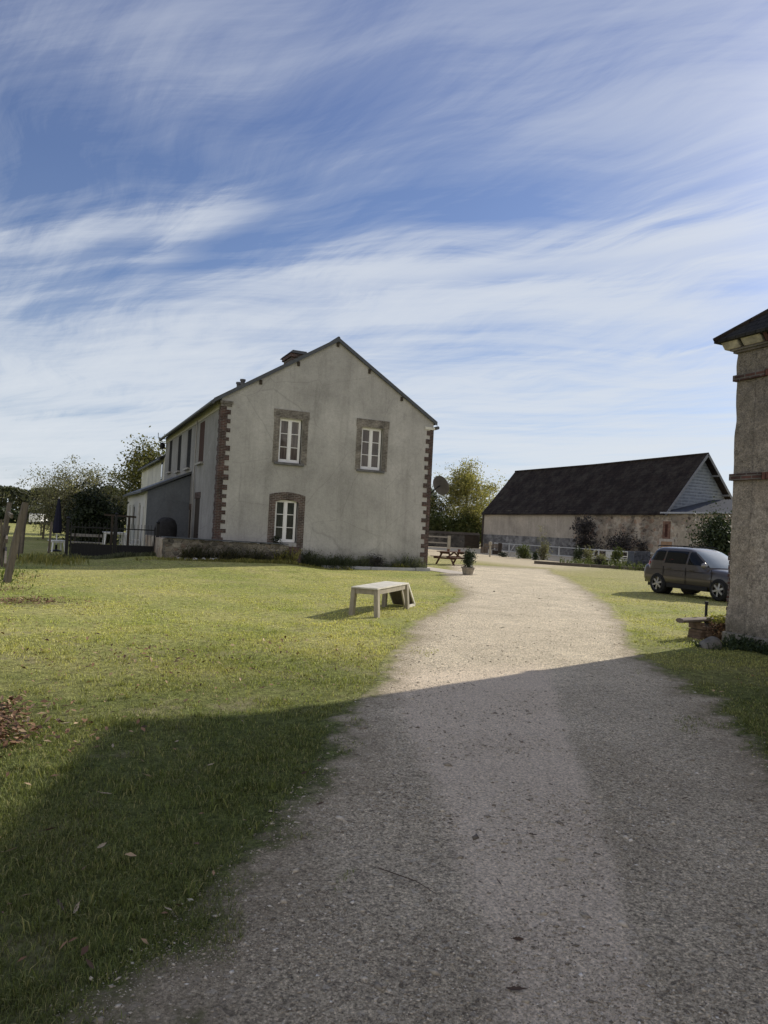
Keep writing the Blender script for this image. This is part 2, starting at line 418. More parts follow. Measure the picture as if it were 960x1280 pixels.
def pitted(m):
    """damp stains and flaked pits on the old roughcast"""
    nt = m.node_tree; S = NT.__new__(NT); S.m = m; S.t = nt; S.n = nt.nodes; S._tc = None
    S.b = S.n['Principled BSDF']; old = S.b.inputs['Base Color'].links[0].from_socket
    pits = S.ramp(S.noise(20, 7, 0.8, v=S.mapv((1, 1, 1.6))), (0.56, 0.0), (0.68, 1.0))
    zone = S.ramp(S.noise(0.9, 3, 0.5, v=S.mapv(loc=(2, 5, 8))), (0.42, 0.15), (0.6, 1.0))
    pm = S.math('MULTIPLY', pits, zone)
    c = S.mix(S.math('MULTIPLY', pm, 0.6), old, (0.115, 0.10, 0.085))
    sp = S.new('ShaderNodeSeparateXYZ'); S.link(S.obj(), sp.inputs[0])
    hi = S.ramp(S.math('DIVIDE', S.math('ADD', sp.outputs[2], S.math('MULTIPLY', S.noise(1.6, 5, .65), 1.6)), 6.0), (0.42, 0.0), (0.85, 1.0))
    c = S.mix(S.math('MULTIPLY', hi, 0.72), c, (0.16, 0.14, 0.12))
    yl = S.math('ADD', sp.outputs[1], S.math('MULTIPLY', S.math('SUBTRACT', S.noise(5, 5, .7), 0.5), 0.10))
    strip = S.ramp(S.math('ADD', yl, 1.0), (0.60, 0.0), (0.625, 1.0))
    c = S.mix(S.math('MULTIPLY', strip, 0.45), c, (0.25, 0.22, 0.18))
    line = S.ramp(S.math('ADD', yl, 1.0), (0.575, 0.0), (0.60, 1.0), (0.625, 0.0))
    c = S.mix(S.math('MULTIPLY', line, 0.4), c, (0.09, 0.08, 0.07))
    c = S.mix(0.9, c, S.ramp(S.noise(48, 5, 0.85), (0.36, 0.5), (0.64, 1.4)), 'MULTIPLY')
    c = S.mix(0.7, c, S.ramp(S.noise(4.5, 6, 0.8), (0.36, 0.6), (0.64, 1.25)), 'MULTIPLY')
    S.set(S.b.inputs['Base Color'], c)
    ob = S.b.inputs['Normal'].links[0].from_socket
    S.bump(S.math('SUBTRACT', 1.0, pm), 0.7, 0.03, nrm=ob)
pitted(m_tower)

# ================================================================== GROUND
def grass_colour(t, dark=1.0):
    n1 = t.noise(0.33, 5, 0.6, dist=0.5)
    n2 = t.noise(2.3, 6, 0.7)
    n3 = t.noise(38, 4, 0.75)
    c = t.mix(t.ramp(n1, (0.36, 0.0), (0.62, 1.0)), k((0.29, 0.315, 0.090), dark), k((0.43, 0.405, 0.150), dark))
    c = t.mix(t.math('MULTIPLY', t.ramp(n2, (0.5, 0.0), (0.72, 1.0)), 0.55), c, k((0.43, 0.38, 0.19), dark))
    c = t.mix(t.math('MULTIPLY', t.ramp(n2, (0.28, 1.0), (0.44, 0.0)), 0.7), c, k((0.215, 0.245, 0.075), dark))
    # greener towards the front and by the outbuilding, with the shade there painted in darker
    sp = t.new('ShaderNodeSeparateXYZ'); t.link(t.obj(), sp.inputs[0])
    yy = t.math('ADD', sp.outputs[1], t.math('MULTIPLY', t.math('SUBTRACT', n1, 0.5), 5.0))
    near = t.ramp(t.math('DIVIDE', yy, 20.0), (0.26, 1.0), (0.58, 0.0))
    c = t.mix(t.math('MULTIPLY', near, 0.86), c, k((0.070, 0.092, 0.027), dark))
    # the yard beyond the house is dry and sandy
    far = t.ramp(t.math('DIVIDE', t.math('ADD', sp.outputs[0], t.math('MULTIPLY', t.math('SUBTRACT', n1, 0.5), 9.0)), 40.0), (0.30, 0.0), (0.62, 1.0))
    c = t.mix(t.math('MULTIPLY', far, 0.5), c, k((0.36, 0.31, 0.155), dark))
    return c, n1, n2, n3

def ground_look(t):
    c, n1, n2, n3 = grass_colour(t, 1.0)
    c = t.mix(1.0, c, t.ramp(n3, (0.28, 0.35), (0.72, 1.55)), 'MULTIPLY')
    c = t.mix(1.0, c, t.ramp(t.noise(8.5, 7, 0.85), (0.36, 0.35), (0.64, 1.5)), 'MULTIPLY')
    soil = t.ramp(t.noise(1.1, 7, 0.72, v=t.mapv(loc=(5, 2, 0))), (0.54, 0.0), (0.66, 1.0))
    return t.mix(t.math('MULTIPLY', soil, 0.5), c, t.mix(0.8, (0.30, 0.25, 0.16), t.ramp(n3, (0.3, 0.5), (0.7, 1.5)), 'MULTIPLY')), n1, n2, n3
def ground_mat():
    t = NT('lawn_ground')
    c, n1, n2, n3 = ground_look(t)
    # sandy yard strip far to the right of the house
    sp = t.new('ShaderNodeSeparateXYZ'); t.link(t.obj(), sp.inputs[0])
    dd = t.math('ADD', t.math('SUBTRACT', t.math('MULTIPLY', sp.outputs[1], 0.78), t.math('MULTIPLY', sp.outputs[0], 0.62)), t.math('MULTIPLY', t.math('SUBTRACT', n2, 0.5), 7.0))
    a = t.math('MULTIPLY', t.ramp(t.math('DIVIDE', dd, 60.0), (0.13, 0.0), (0.20, 1.0)), t.ramp(t.math('DIVIDE', sp.outputs[0], 40.0), (0.58, 0.0), (0.66, 1.0)))
    c = t.mix(t.math('MULTIPLY', a, 0.85), c, (0.56, 0.47, 0.34))
    t.base(c); t.b.inputs['Roughness'].default_value = 0.95; t.b.inputs['Specular IOR Level'].default_value = 0.1
    t.bump(t.math('ADD', n3, t.math('MULTIPLY', n2, 1.5)), 0.8, 0.035)
    return t.m
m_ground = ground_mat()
xs = np.concatenate([[-1500, -600, -250, -100, -50], np.arange(-24, 26, 0.5), np.arange(26, 70, 2.0), [80, 120, 250, 600, 1500]])
ys = np.concatenate([[-300, -100, -40, -20], np.arange(-12, 38, 0.5), np.arange(38, 100, 2.0), [120, 200, 400, 900, 2500]])
GX, GY = np.meshgrid(xs, ys, indexing='ij')
V = np.stack([GX.ravel(), GY.ravel(), hgt(GX.ravel(), GY.ravel())], 1)
nx, ny = len(xs), len(ys)
I = np.arange(nx * ny).reshape(nx, ny)
F = np.stack([I[:-1, :-1].ravel(), I[1:, :-1].ravel(), I[1:, 1:].ravel(), I[:-1, 1:].ravel()], 1)
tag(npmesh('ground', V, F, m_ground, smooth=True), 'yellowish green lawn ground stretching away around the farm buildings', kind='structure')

# ---- gravel drive
Lp = np.array([(-3.2, -6), (-1.6, -1.0), (-0.5, 1.3), (.16, 2.61), (.60, 3.22), (1.08, 3.85), (1.86, 5.08), (2.38, 6.15), (3.15, 7.16), (4.37, 9.27), (5.8, 11.6), (7.42, 13.82), (10.74, 18.58), (12.7, 23.0), (15.0, 27.2), (17.6, 31.5), (21, 37), (26, 44.5)])
Rp = np.array([(1.0, -6), (2.3, -1.5), (3.6, 1.4), (4.4, 2.7), (5.35, 4.11), (6.0, 4.9), (6.7, 5.75), (7.37, 7.0), (8.73, 9.09), (10.0, 10.7), (11.6, 12.6), (13.2, 14.7), (15.2, 17.4), (17.0, 20.2), (19.2, 23.8), (22.3, 28.8), (26.5, 35), (32, 43)])
def resample(P, n):
    d = np.concatenate([[0], np.cumsum(np.hypot(*np.diff(P, axis=0).T))]); d /= d[-1]
    # equal parameter per control point keeps both sides in step
    u = np.linspace(0, len(P) - 1, n); i = np.clip(u.astype(int), 0, len(P) - 2); f = (u - i)[:, None]
    p0 = P[np.clip(i - 1, 0, len(P) - 1)]; p1 = P[i]; p2 = P[i + 1]; p3 = P[np.clip(i + 2, 0, len(P) - 1)]
    return 0.5 * ((2 * p1) + (-p0 + p2) * f + (2 * p0 - 5 * p1 + 4 * p2 - p3) * f ** 2 + (-p0 + 3 * p1 - 3 * p2 + p3) * f ** 3)
NS, NC = 420, 72
LL = resample(Lp, NS); RR = resample(Rp, NS)
def wob(n, sc_, seed):
    r_ = np.random.default_rng(seed); x = np.linspace(0, n / sc_, n); g = r_.normal(size=int(n / sc_) + 3)
    i = x.astype(int); f = x - i; f = f * f * (3 - 2 * f)
    return g[i] * (1 - f) + g[i + 1] * f
dirn = (RR - LL) / np.linalg.norm(RR - LL, axis=1)[:, None]
LL = LL + dirn * (0.03 * wob(NS, 3.1, 1) + 0.07 * wob(NS, 9, 2))[:, None]
RR = RR + dirn * (0.04 * wob(NS, 3.3, 3) + 0.09 * wob(NS, 10, 4))[:, None]
wid = np.linalg.norm(RR - LL, axis=1)
tt = np.linspace(0, 1, NC); tt = tt + 0.08 * np.sin(2 * np.pi * tt) * -1
LE = LL - dirn * 0.25; RE = RR + dirn * 0.25
RV = LE[:, None, :] * (1 - tt[None, :, None]) + RE[:, None, :] * tt[None, :, None]
edge = np.minimum(tt[None] * (wid[:, None] + 0.5), (1 - tt[None]) * (wid[:, None] + 0.5)) - 0.25
along = np.repeat(np.linspace(0, 1, NS)[:, None], NC, 1)
endf = 1 - sm(0.80, 0.98, along)
edge = np.minimum(edge, -0.5 + 3.0 * endf)
RV3 = np.concatenate([RV, (0.012 - 0.05 * np.clip(-edge / 0.25, 0, 1))[..., None]], 2).reshape(-1, 3)
I = np.arange(NS * NC).reshape(NS, NC)
F = np.stack([I[:-1, :-1].ravel(), I[:-1, 1:].ravel(), I[1:, 1:].ravel(), I[1:, :-1].ravel()], 1)
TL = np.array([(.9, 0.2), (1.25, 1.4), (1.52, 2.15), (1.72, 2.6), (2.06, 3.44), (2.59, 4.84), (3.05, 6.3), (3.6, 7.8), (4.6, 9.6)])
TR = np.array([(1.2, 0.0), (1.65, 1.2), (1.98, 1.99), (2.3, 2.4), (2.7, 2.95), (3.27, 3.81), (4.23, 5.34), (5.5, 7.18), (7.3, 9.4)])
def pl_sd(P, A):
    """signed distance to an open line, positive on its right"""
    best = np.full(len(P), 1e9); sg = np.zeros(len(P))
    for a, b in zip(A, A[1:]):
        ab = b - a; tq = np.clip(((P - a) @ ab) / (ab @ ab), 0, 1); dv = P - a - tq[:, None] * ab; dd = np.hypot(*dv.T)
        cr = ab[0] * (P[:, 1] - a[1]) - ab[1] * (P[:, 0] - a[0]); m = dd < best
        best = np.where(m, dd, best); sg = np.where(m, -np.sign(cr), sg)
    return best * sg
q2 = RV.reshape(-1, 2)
flare_streak = sm(-.30, .34, pl_sd(q2, TL)) * sm(-.24, .20, -pl_sd(q2, TR)) * (1 - sm(6.2, 9.5, q2[:, 1]))  # mask of the lens-flare streak painted into the gravel colour
def road_mat():
    t = NT('gravel')
    n1 = t.noise(0.8, 6, 0.65, dist=0.4); n2 = t.noise(5, 7, 0.75); n3 = t.noise(60, 5, 0.8)
    v1 = t.vor(46, 'F1', 'Color'); sp = t.new('ShaderNodeSeparateColor'); t.link(v1, sp.inputs[0])
    c = t.mix(t.ramp(n1, (0.32, 0.0), (0.68, 1.0)), (0.49, 0.42, 0.305), (0.67, 0.58, 0.43))
    c = t.mix(t.math('MULTIPLY', t.ramp(n2, (0.52, 0.0), (0.7, 1.0)), 0.5), c, (0.32, 0.27, 0.21))
    c = t.mix(1.0, c, t.ramp(n3, (0.36, 0.30), (0.50, 1.0), (0.66, 1.85)), 'MULTIPLY')
    c = t.mix(0.9, c, t.ramp(t.noise(22, 7, 0.9), (0.36, 0.62), (0.64, 1.36)), 'MULTIPLY')
    c = t.mix(0.8, c, t.ramp(t.noise(130, 4, 0.8), (0.36, 0.5), (0.64, 1.5)), 'MULTIPLY')
    c = t.mix(t.ramp(sp.outputs[0], (0.93, 0.0), (0.97, 0.6)), c, (0.66, 0.60, 0.50))
    c = t.mix(t.ramp(sp.outputs[1], (0.0, 0.6), (0.08, 0.0)), c, (0.11, 0.095, 0.08))
    # pale lens-flare streak painted over the worn gravel near the viewer, either side darkened
    tr = t.math('ADD', t.attr('flare_streak'), t.math('MULTIPLY', t.math('SUBTRACT', t.noise(2.6, 7, 0.75), 0.5), 0.75))
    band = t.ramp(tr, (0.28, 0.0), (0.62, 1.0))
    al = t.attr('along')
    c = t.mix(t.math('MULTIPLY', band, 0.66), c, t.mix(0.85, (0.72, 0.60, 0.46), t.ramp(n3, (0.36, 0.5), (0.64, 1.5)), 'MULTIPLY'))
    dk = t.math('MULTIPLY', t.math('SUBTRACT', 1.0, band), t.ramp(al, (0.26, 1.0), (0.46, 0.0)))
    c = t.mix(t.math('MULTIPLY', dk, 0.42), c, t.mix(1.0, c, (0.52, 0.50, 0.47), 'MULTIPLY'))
    # the edges break up into soil and grass
    e = t.attr('edge')
    ew = t.math('ADD', e, t.math('MULTIPLY', t.math('SUBTRACT', t.noise(2.6, 7, 0.75), 0.5), 1.5))
    g, a1, a2, a3 = ground_look(t)
    c = t.mix(t.math('MULTIPLY', t.ramp(t.math('MULTIPLY', ew, 1.0), (0.10, 1.0), (0.75, 0.0)), 0.7), c, (0.24, 0.195, 0.13))
    c = t.mix(t.ramp(ew, (-0.12, 1.0), (0.30, 0.0)), c, g)
    t.base(c); t.b.inputs['Roughness'].default_value = 0.95; t.b.inputs['Specular IOR Level'].default_value = 0.15
    hh = t.math('ADD', t.math('MULTIPLY', n3, 0.7), t.math('ADD', t.math('MULTIPLY', sp.outputs[2], 0.35), t.math('MULTIPLY', n2, 0.8)))
    t.bump(hh, 1.0, 0.02)
    return t.m
tag(npmesh('gravel_drive', RV3, F, road_mat(), attrs=dict(edge=edge.ravel(), across=np.repeat(tt[None], NS, 0).ravel(), along=along.ravel(), flare_streak=flare_streak), smooth=True),
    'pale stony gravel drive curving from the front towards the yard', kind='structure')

# concrete path beside the house
mb = MB()
mb.prism([(15.2, 26.9, 0.006), (16.3, 26.5, 0.006), (16.6, 30, 0.006), (16.5, 45, 0.006), (15.2, 45, 0.006)], (0, 0, 0.018))
tag(mb.build('path', plain('pale_concrete_path', (0.46, 0.41, 0.35), 0.9, 0.2, 4, bump=0.004)), 'pale concrete path along the right side of the house', kind='structure')

# ---- distance of points to the drive (positive outside)
poly = np.concatenate([LL[:, :], RR[::-1, :]])[::3]
def road_sd(P):
    out = np.full(len(P), 1e9); ins = np.zeros(len(P), bool)
    A = poly; B = np.roll(poly, -1, 0)
    for a, b in zip(A, B):
        ab = b - a; tq = np.clip(((P - a) @ ab) / max(ab @ ab, 1e-9), 0, 1)
        d = P - a - tq[:, None] * ab
        out = np.minimum(out, d[:, 0] ** 2 + d[:, 1] ** 2)
        c = (a[1] > P[:, 1]) != (b[1] > P[:, 1])
        with np.errstate(divide='ignore', invalid='ignore'):
            xx = (b[0] - a[0]) * (P[:, 1] - a[1]) / (b[1] - a[1]) + a[0]
        ins ^= c & (P[:, 0] < xx)
    out = np.sqrt(out)
    return np.where(ins, -out, out)

def vnoise(x, y, s, seed):
    r_ = np.random.default_rng(seed); G = r_.random((256, 256))
    u = x / s + 1000; v = y / s + 1000
    i = np.floor(u).astype(int); j = np.floor(v).astype(int); f = u - i; g = v - j
    f = f * f * (3 - 2 * f); g = g * g * (3 - 2 * g)
    q = lambda a, b: G[a % 256, b % 256]
    return (q(i, j) * (1 - f) + q(i + 1, j) * f) * (1 - g) + (q(i, j + 1) * (1 - f) + q(i + 1, j + 1) * f) * g

def fan(n, d0, d1, power, spread=0.66):
    """points on the ground scattered through the wedge the photograph looks over"""
    u = rng.random(n)
    if abs(power - 1) < 1e-6: d = d0 * (d1 / d0) ** u
    else:
        e = 1 - power; d = (d0 ** e + u * (d1 ** e - d0 ** e)) ** (1 / e)
    a = YAW + (rng.random(n) * 2 - 1) * spread
    return np.stack([d * np.sin(a), d * np.cos(a)], 1), d

# footprints where nothing grows
FOOT = [(5.5, 15.2, 28.8, 60), (10.95, 18, -12, 9.5), (3.6, 5.7, 35, 46), (3.6, 9.1, 28.1, 28.6), (10.35, 14.9, 28.3, 28.9), (15.2, 16.5, 26.6, 45)]
def free(P):
    ok = np.ones(len(P), bool)
    for x0, x1, y0, y1 in FOOT:
        ok &= ~((P[:, 0] > x0) & (P[:, 0] < x1) & (P[:, 1] > y0) & (P[:, 1] < y1))
    return ok

def blade_mesh(name, P, d, hmean, wmean, mat, label):
    n = len(P)
    z = hgt(P[:, 0], P[:, 1])
    ln = hmean * (0.5 + rng.random(n)) ; w = wmean * (0.7 + 0.6 * rng.random(n))
    a = rng.random(n) * 2 * np.pi; lean = 0.25 + 0.9 * rng.random(n)
    b = rng.random(n) * 2 * np.pi
    base = np.stack([P[:, 0], P[:, 1], z], 1)
    side = np.stack([np.cos(a), np.sin(a), np.zeros(n)], 1) * w[:, None] * 0.5
    out = np.stack([np.cos(b), np.sin(b), np.zeros(n)], 1)
    m1 = base + out * (ln * 0.30 * lean)[:, None] + np.array([0, 0, 1]) * (ln * 0.55)[:, None]
    tip = base + out * (ln * 0.95 * lean)[:, None] + np.array([0, 0, 1]) * (ln * (0.95 - 0.45 * lean))[:, None]
    V = np.stack([base - side, base + side, m1 + side * 0.75, m1 - side * 0.75, tip], 1).reshape(-1, 3)
    i = np.arange(n) * 5
    F = np.concatenate([np.stack([i, i + 1, i + 2], 1), np.stack([i, i + 2, i + 3], 1), np.stack([i + 3, i + 2, i + 4], 1)])
    return tag(npmesh(name, V, F, mat), label, 'grass', kind='stuff')

def grass_mat():
    t = NT('grass_blades')
    c, n1, n2, n3 = grass_colour(t, 1.45)
    r_ = t.island()
    c = t.mix(1.0, c, t.ramp(r_, (0.0, 0.4), (0.6, 1.1), (1.0, 1.8)), 'MULTIPLY')
    c = t.mix(t.math('MULTIPLY', t.ramp(r_, (0.86, 0.0), (0.9, 1.0)), 0.6), c, (0.45, 0.37, 0.19))
    t.base(c); t.b.inputs['Roughness'].default_value = 0.6
    t.translucent(t.mix(1.0, c, (1.1, 1.15, 0.6), 'MULTIPLY'), 0.3)
    return t.m
m_grass = grass_mat()
P, d = fan(780000, 2.0, 36, 1.3)
sdv = road_sd(P)
keepp = np.where(sdv > 0, 1.0, np.clip(1 + (sdv - 0.0) / 0.22, 0, 1) ** 2 * 0.8)
# tufts spill over the edge in places
keepp = np.where((sdv < 0) & (sdv > -0.6) & (vnoise(P[:, 0], P[:, 1], 0.35, 5) > 0.74), np.maximum(keepp, 0.55), keepp)
pat = vnoise(P[:, 0], P[:, 1], 0.55, 8) * 0.6 + vnoise(P[:, 0], P[:, 1], 0.16, 9) * 0.4
wornp = vnoise(P[:, 0], P[:, 1], 1.3, 91) * .6 + vnoise(P[:, 0], P[:, 1], .4, 92) * .4
keepp = keepp * np.where(P[:, 1] > 6.5, np.clip(1.7 - 1.8 * np.clip(wornp - .36, 0, 1) / .3, .25, 1), 1)
keepp = keepp * np.clip(0.30 + 2.0 * (pat - 0.30), 0.22, 1)
keepp = keepp * np.where(P[:, 0] > 22, 0.5, 1)
ok = free(P) & (rng.random(len(P)) < keepp)
P = P[ok]; d = d[ok]
lush = np.clip(vnoise(P[:, 0], P[:, 1], 0.5, 12) * 0.7 + 0.9 * (vnoise(P[:, 0], P[:, 1], 0.13, 14) - 0.25), 0.15, 1.5)
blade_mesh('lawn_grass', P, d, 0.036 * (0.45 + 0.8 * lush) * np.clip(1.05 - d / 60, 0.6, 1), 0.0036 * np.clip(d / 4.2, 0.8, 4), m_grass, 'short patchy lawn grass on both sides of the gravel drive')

P, d = fan(240, 2.4, 14, 1.5, 0.62); P = P[(road_sd(P) > 0.05) & free(P)]
q = np.repeat(P, 46, 0) + rng.normal(size=(len(P) * 46, 2)) * 0.035 * (0.5 + rng.random((len(P), 1)).repeat(46, 0)); q = q[free(q)]
blade_mesh('grass_tufts', q, np.hypot(*q.T), 0.075 * (0.5 + 0.7 * rng.random(len(q))), 0.0055, m_grass, 'coarser tufts of grass standing out of the short lawn')
# ---- loose stones on the drive
def stone_mesh(name, P, size, mat, label):
    n = len(P)
    oc = np.array([(1, 0, 0), (0, 1, 0), (-1, 0, 0), (0, -1, 0), (0, 0, 1), (0, 0, -0.6)], float)
    V = oc[None] * (0.6 + 0.8 * rng.random((n, 6, 1)))
    V = V * np.stack([size, size * (0.45 + 0.4 * rng.random(n)), size * (0.2 + 0.3 * rng.random(n))], 1)[:, None, :]
    a = rng.random(n) * 6.283; ca, sa = np.cos(a)[:, None], np.sin(a)[:, None]
    x = V[..., 0] * ca - V[..., 1] * sa; y = V[..., 0] * sa + V[..., 1] * ca
    V = np.stack([x + P[:, :1], y + P[:, 1:2], V[..., 2] + 0.013], 2).reshape(-1, 3)
    f = np.array([(0, 1, 4), (1, 2, 4), (2, 3, 4), (3, 0, 4), (1, 0, 5), (2, 1, 5), (3, 2, 5), (0, 3, 5)])
    F = (f[None] + (np.arange(n) * 6)[:, None, None]).reshape(-1, 3)
    return tag(npmesh(name, V, F, mat), label, 'gravel', kind='stuff')
t = NT('loose_stone'); t.base(t.mix(0.5, t.ramp(t.island(), (0.0, (0.14, 0.118, 0.09)), (0.3, (0.33, 0.285, 0.215)), (0.75, (0.50, 0.435, 0.335)), (0.96, (0.60, 0.535, 0.43)), (1.0, (0.78, 0.74, 0.67))), t.ramp(t.noise(90, 3), (0.2, 0.6), (0.8, 1.3)), 'MULTIPLY'))
m_stone = t.m
P, d = fan(300000, 1.6, 26, 1.5, 0.6)
sdv = road_sd(P)
pr = np.clip((-sdv + 0.12) / 0.4, 0, 1) * np.clip(0.25 + 1.5 * (vnoise(P[:, 0], P[:, 1], 0.5, 21) - 0.3), 0.1, 1)
ok = rng.random(len(P)) < pr
P = P[ok]; d = d[ok]
stone_mesh('gravel_stones', P, 0.0034 * np.exp(rng.normal(0, 0.6, len(P))) * np.clip(d / 3.2, 0.9, 1.5), m_stone, 'loose gravel stones scattered over the drive')

# ---- fallen leaves
t = NT('dry_leaf'); rr_ = t.island()
t.base(t.ramp(rr_, (0.0, (0.06, 0.035, 0.022)), (0.35, (0.15, 0.08, 0.045)), (0.7, (0.26, 0.15, 0.08)), (1.0, (0.42, 0.31, 0.19))))
t.b.inputs['Roughness'].default_value = 0.7; m_dryleaf = t.m
def leaf_litter(name, P, size, label):
    n = len(P); z = hgt(P[:, 0], P[:, 1])
    base = np.stack([P[:, 0], P[:, 1], z + 0.028 + 0.02 * rng.random(n)], 1)
    a = rng.random(n) * 6.283; til = rng.normal(0, 0.35, n); L = size * (0.6 + 0.8 * rng.random(n))
    ax = np.stack([np.cos(a) * np.cos(til), np.sin(a) * np.cos(til), np.sin(til)], 1) * L[:, None]
    bx = np.stack([-np.sin(a), np.cos(a), rng.normal(0, 0.3, n)], 1) * (L * 0.42)[:, None]
    upv = np.array([0, 0, 1]) * (L * 0.3)[:, None]
    V = np.stack([base - ax, base + bx + upv * 0.8, base + ax + upv * 0.4, base - bx + upv * 0.5], 1).reshape(-1, 3)
    i = np.arange(n) * 4
    F = np.concatenate([np.stack([i, i + 1, i + 2], 1), np.stack([i, i + 2, i + 3], 1)])
    return tag(npmesh(name, V, F, m_dryleaf), label, 'leaves', kind='stuff')
def blobpts(spec):
    out = []
    for x, y, sx, sy, n in spec:
        q = rng.normal(size=(n, 2)) * (sx, sy); out.append(q + (x, y))
    return np.concatenate(out)
P = blobpts([(-0.36, 6.5, 0.15, 0.42, 700), (-0.9, 6.3, 0.5, 0.6, 400), (-0.5, 15.3, 0.5, 0.35, 700), (-0.9, 17.6, 0.25, 0.5, 160), (0.1, 6.3, 0.3, 0.5, 70), (-0.6, 21, 0.3, 1.5, 120), (0.2, 10.5, 0.8, 1.2, 90), (2.3, 9.5, 0.9, 0.8, 130), (1.0, 9.2, 0.6, 0.5, 60)])
leaf_litter('leaf_litter', P, 0.030, 'drifts of brown fallen leaves along the left edge of the lawn')
P, d = fan(5200, 3.0, 26, 1.0, 0.6); P = P[(road_sd(P) > 0.0) & free(P) & (rng.random(len(P)) < vnoise(P[:, 0], P[:, 1], 1.6, 77) ** 2 * 1.6)]
leaf_litter('scattered_leaves', P, 0.022, 'small dead leaves strewn thinly over the sunlit lawn')

def single_leaf():
    mb = MB()
    pts = [(-1, 0), (-.75, .22), (-.5, .3), (-.3, .55), (0, .42), (.2, .6), (.5, .35), (.72, .3), (1, 0)]
    vs = [(x, y, 0.25 * y * y + 0.12 * x * x) for x, y in pts] + [(x, -y * .9, 0.35 * y * y + 0.1 * x * x) for x, y in pts[1:-1]] + [(x, 0, -0.05 + 0.1 * x * x) for x in (-.75, -.5, -.3, 0, .2, .5, .72)]
    for i in range(8):
        up_ = (i, i + 1); lo = ((0 if i == 0 else 8 + i), (8 if i == 7 else 9 + i)); c0 = 0 if i == 0 else 15 + i; c1 = 8 if i == 7 else 16 + i
        for a_, b_ in (up_, lo):
            f_ = []
            for q in (c0, c1, b_, a_):
                if q not in f_: f_.append(q)
            mb.f.append(tuple(f_))
    mb.v = [tuple(p) for p in vs]
    mb.tube([(-1, 0, 0.1), (-1.35, 0.05, 0.2)], 0.03, 4)
    return mb
leaf_spots = [(0.35, 4.65, .055, 0), (1.04, 5.01, .045, 0), (0.29, 3.92, .05, 0), (0.1, 3.37, .06, 1), (0.16, 3.33, .05, 0), (0.62, 4.9, .04, 0), (0.9, 5.6, .045, 0), (0.05, 4.2, .05, 1), (-0.12, 4.0, .045, 0), (0.52, 3.2, .035, 0), (0.15, 6.3, .06, 0), (1.5, 6.05, .04, 0), (0.2, 2.9, .04, 1), (0.45, 5.6, .05, 0)]
road_leaf = [(2.55, 3.42, .05), (1.65, 2.27, .05), (1.85, 2.55, .04), (1.55, 4.2, .035), (1.62, 4.75, .035), (3.6, 5.2, .04), (3.9, 3.6, .035), (2.05, 3.0, .03)]
LM = {}
for nm, c in (('pale', (0.36, 0.29, 0.20)), ('dark', (0.075, 0.05, 0.035))): LM[nm] = plain(nm + '_dry_leaf', c, 0.7, 0.35, 40)
lf = {0: None, 1: None, 2: None}
def put_leaf(x, y, s, kd, label, group, zz):
    if lf[kd] is None:
        o = single_leaf().build('fallen_leaf', LM['pale' if kd == 0 else 'dark'], smooth=True); lf[kd] = o
    else:
        o = lf[kd].copy(); COL.objects.link(o)
    o.location = (x, y, zz); o.scale = (s, s * .5, s); o.rotation_euler = (rnd.uniform(-.9, .9), rnd.uniform(-.3, .3), rnd.uniform(0, 6.28))
    tag(o, label, 'leaf', group)
for x, y, s, kd in leaf_spots: put_leaf(x, y, s * .72, kd, 'pale dry leaf lying on the shaded front lawn' if kd == 0 else 'dark brown leaf lying on the shaded front lawn', 'pale leaves on the shaded lawn' if kd == 0 else 'dark leaves on the shaded lawn', 0.045)
for x, y, s in road_leaf: put_leaf(x, y, s * .8, 2, 'dark curled leaf lying on the gravel drive', 'dark leaves on the gravel', 0.022)
mb = MB(); mb.tube([(1.55, 3.32, .02), (1.66, 3.12, .03), (1.70, 3.0, .022)], [.0028, .0022, .0015], 5)
tag(mb.build('twig', LM['dark']), 'thin bare twig lying on the shaded gravel', 'twig')

# ================================================================== FOLIAGE helpers
def leaf_quads(C, size, squash=1.0):
    n = len(C)
    a = rng.normal(size=(n, 3)); a /= np.linalg.norm(a, axis=1)[:, None]
    b = rng.normal(size=(n, 3)); b = np.cross(a, b); b /= np.linalg.norm(b, axis=1)[:, None] + 1e-9
    L = size * (0.6 + 0.8 * rng.random(n))
    a = a * L[:, None]; b = b * (L * 0.5)[:, None]
    V = np.stack([C - a, C + b, C + a, C - b], 1).reshape(-1, 3)
    i = np.arange(n) * 4
    return V, np.stack([i, i + 1, i + 2, i + 3], 1)

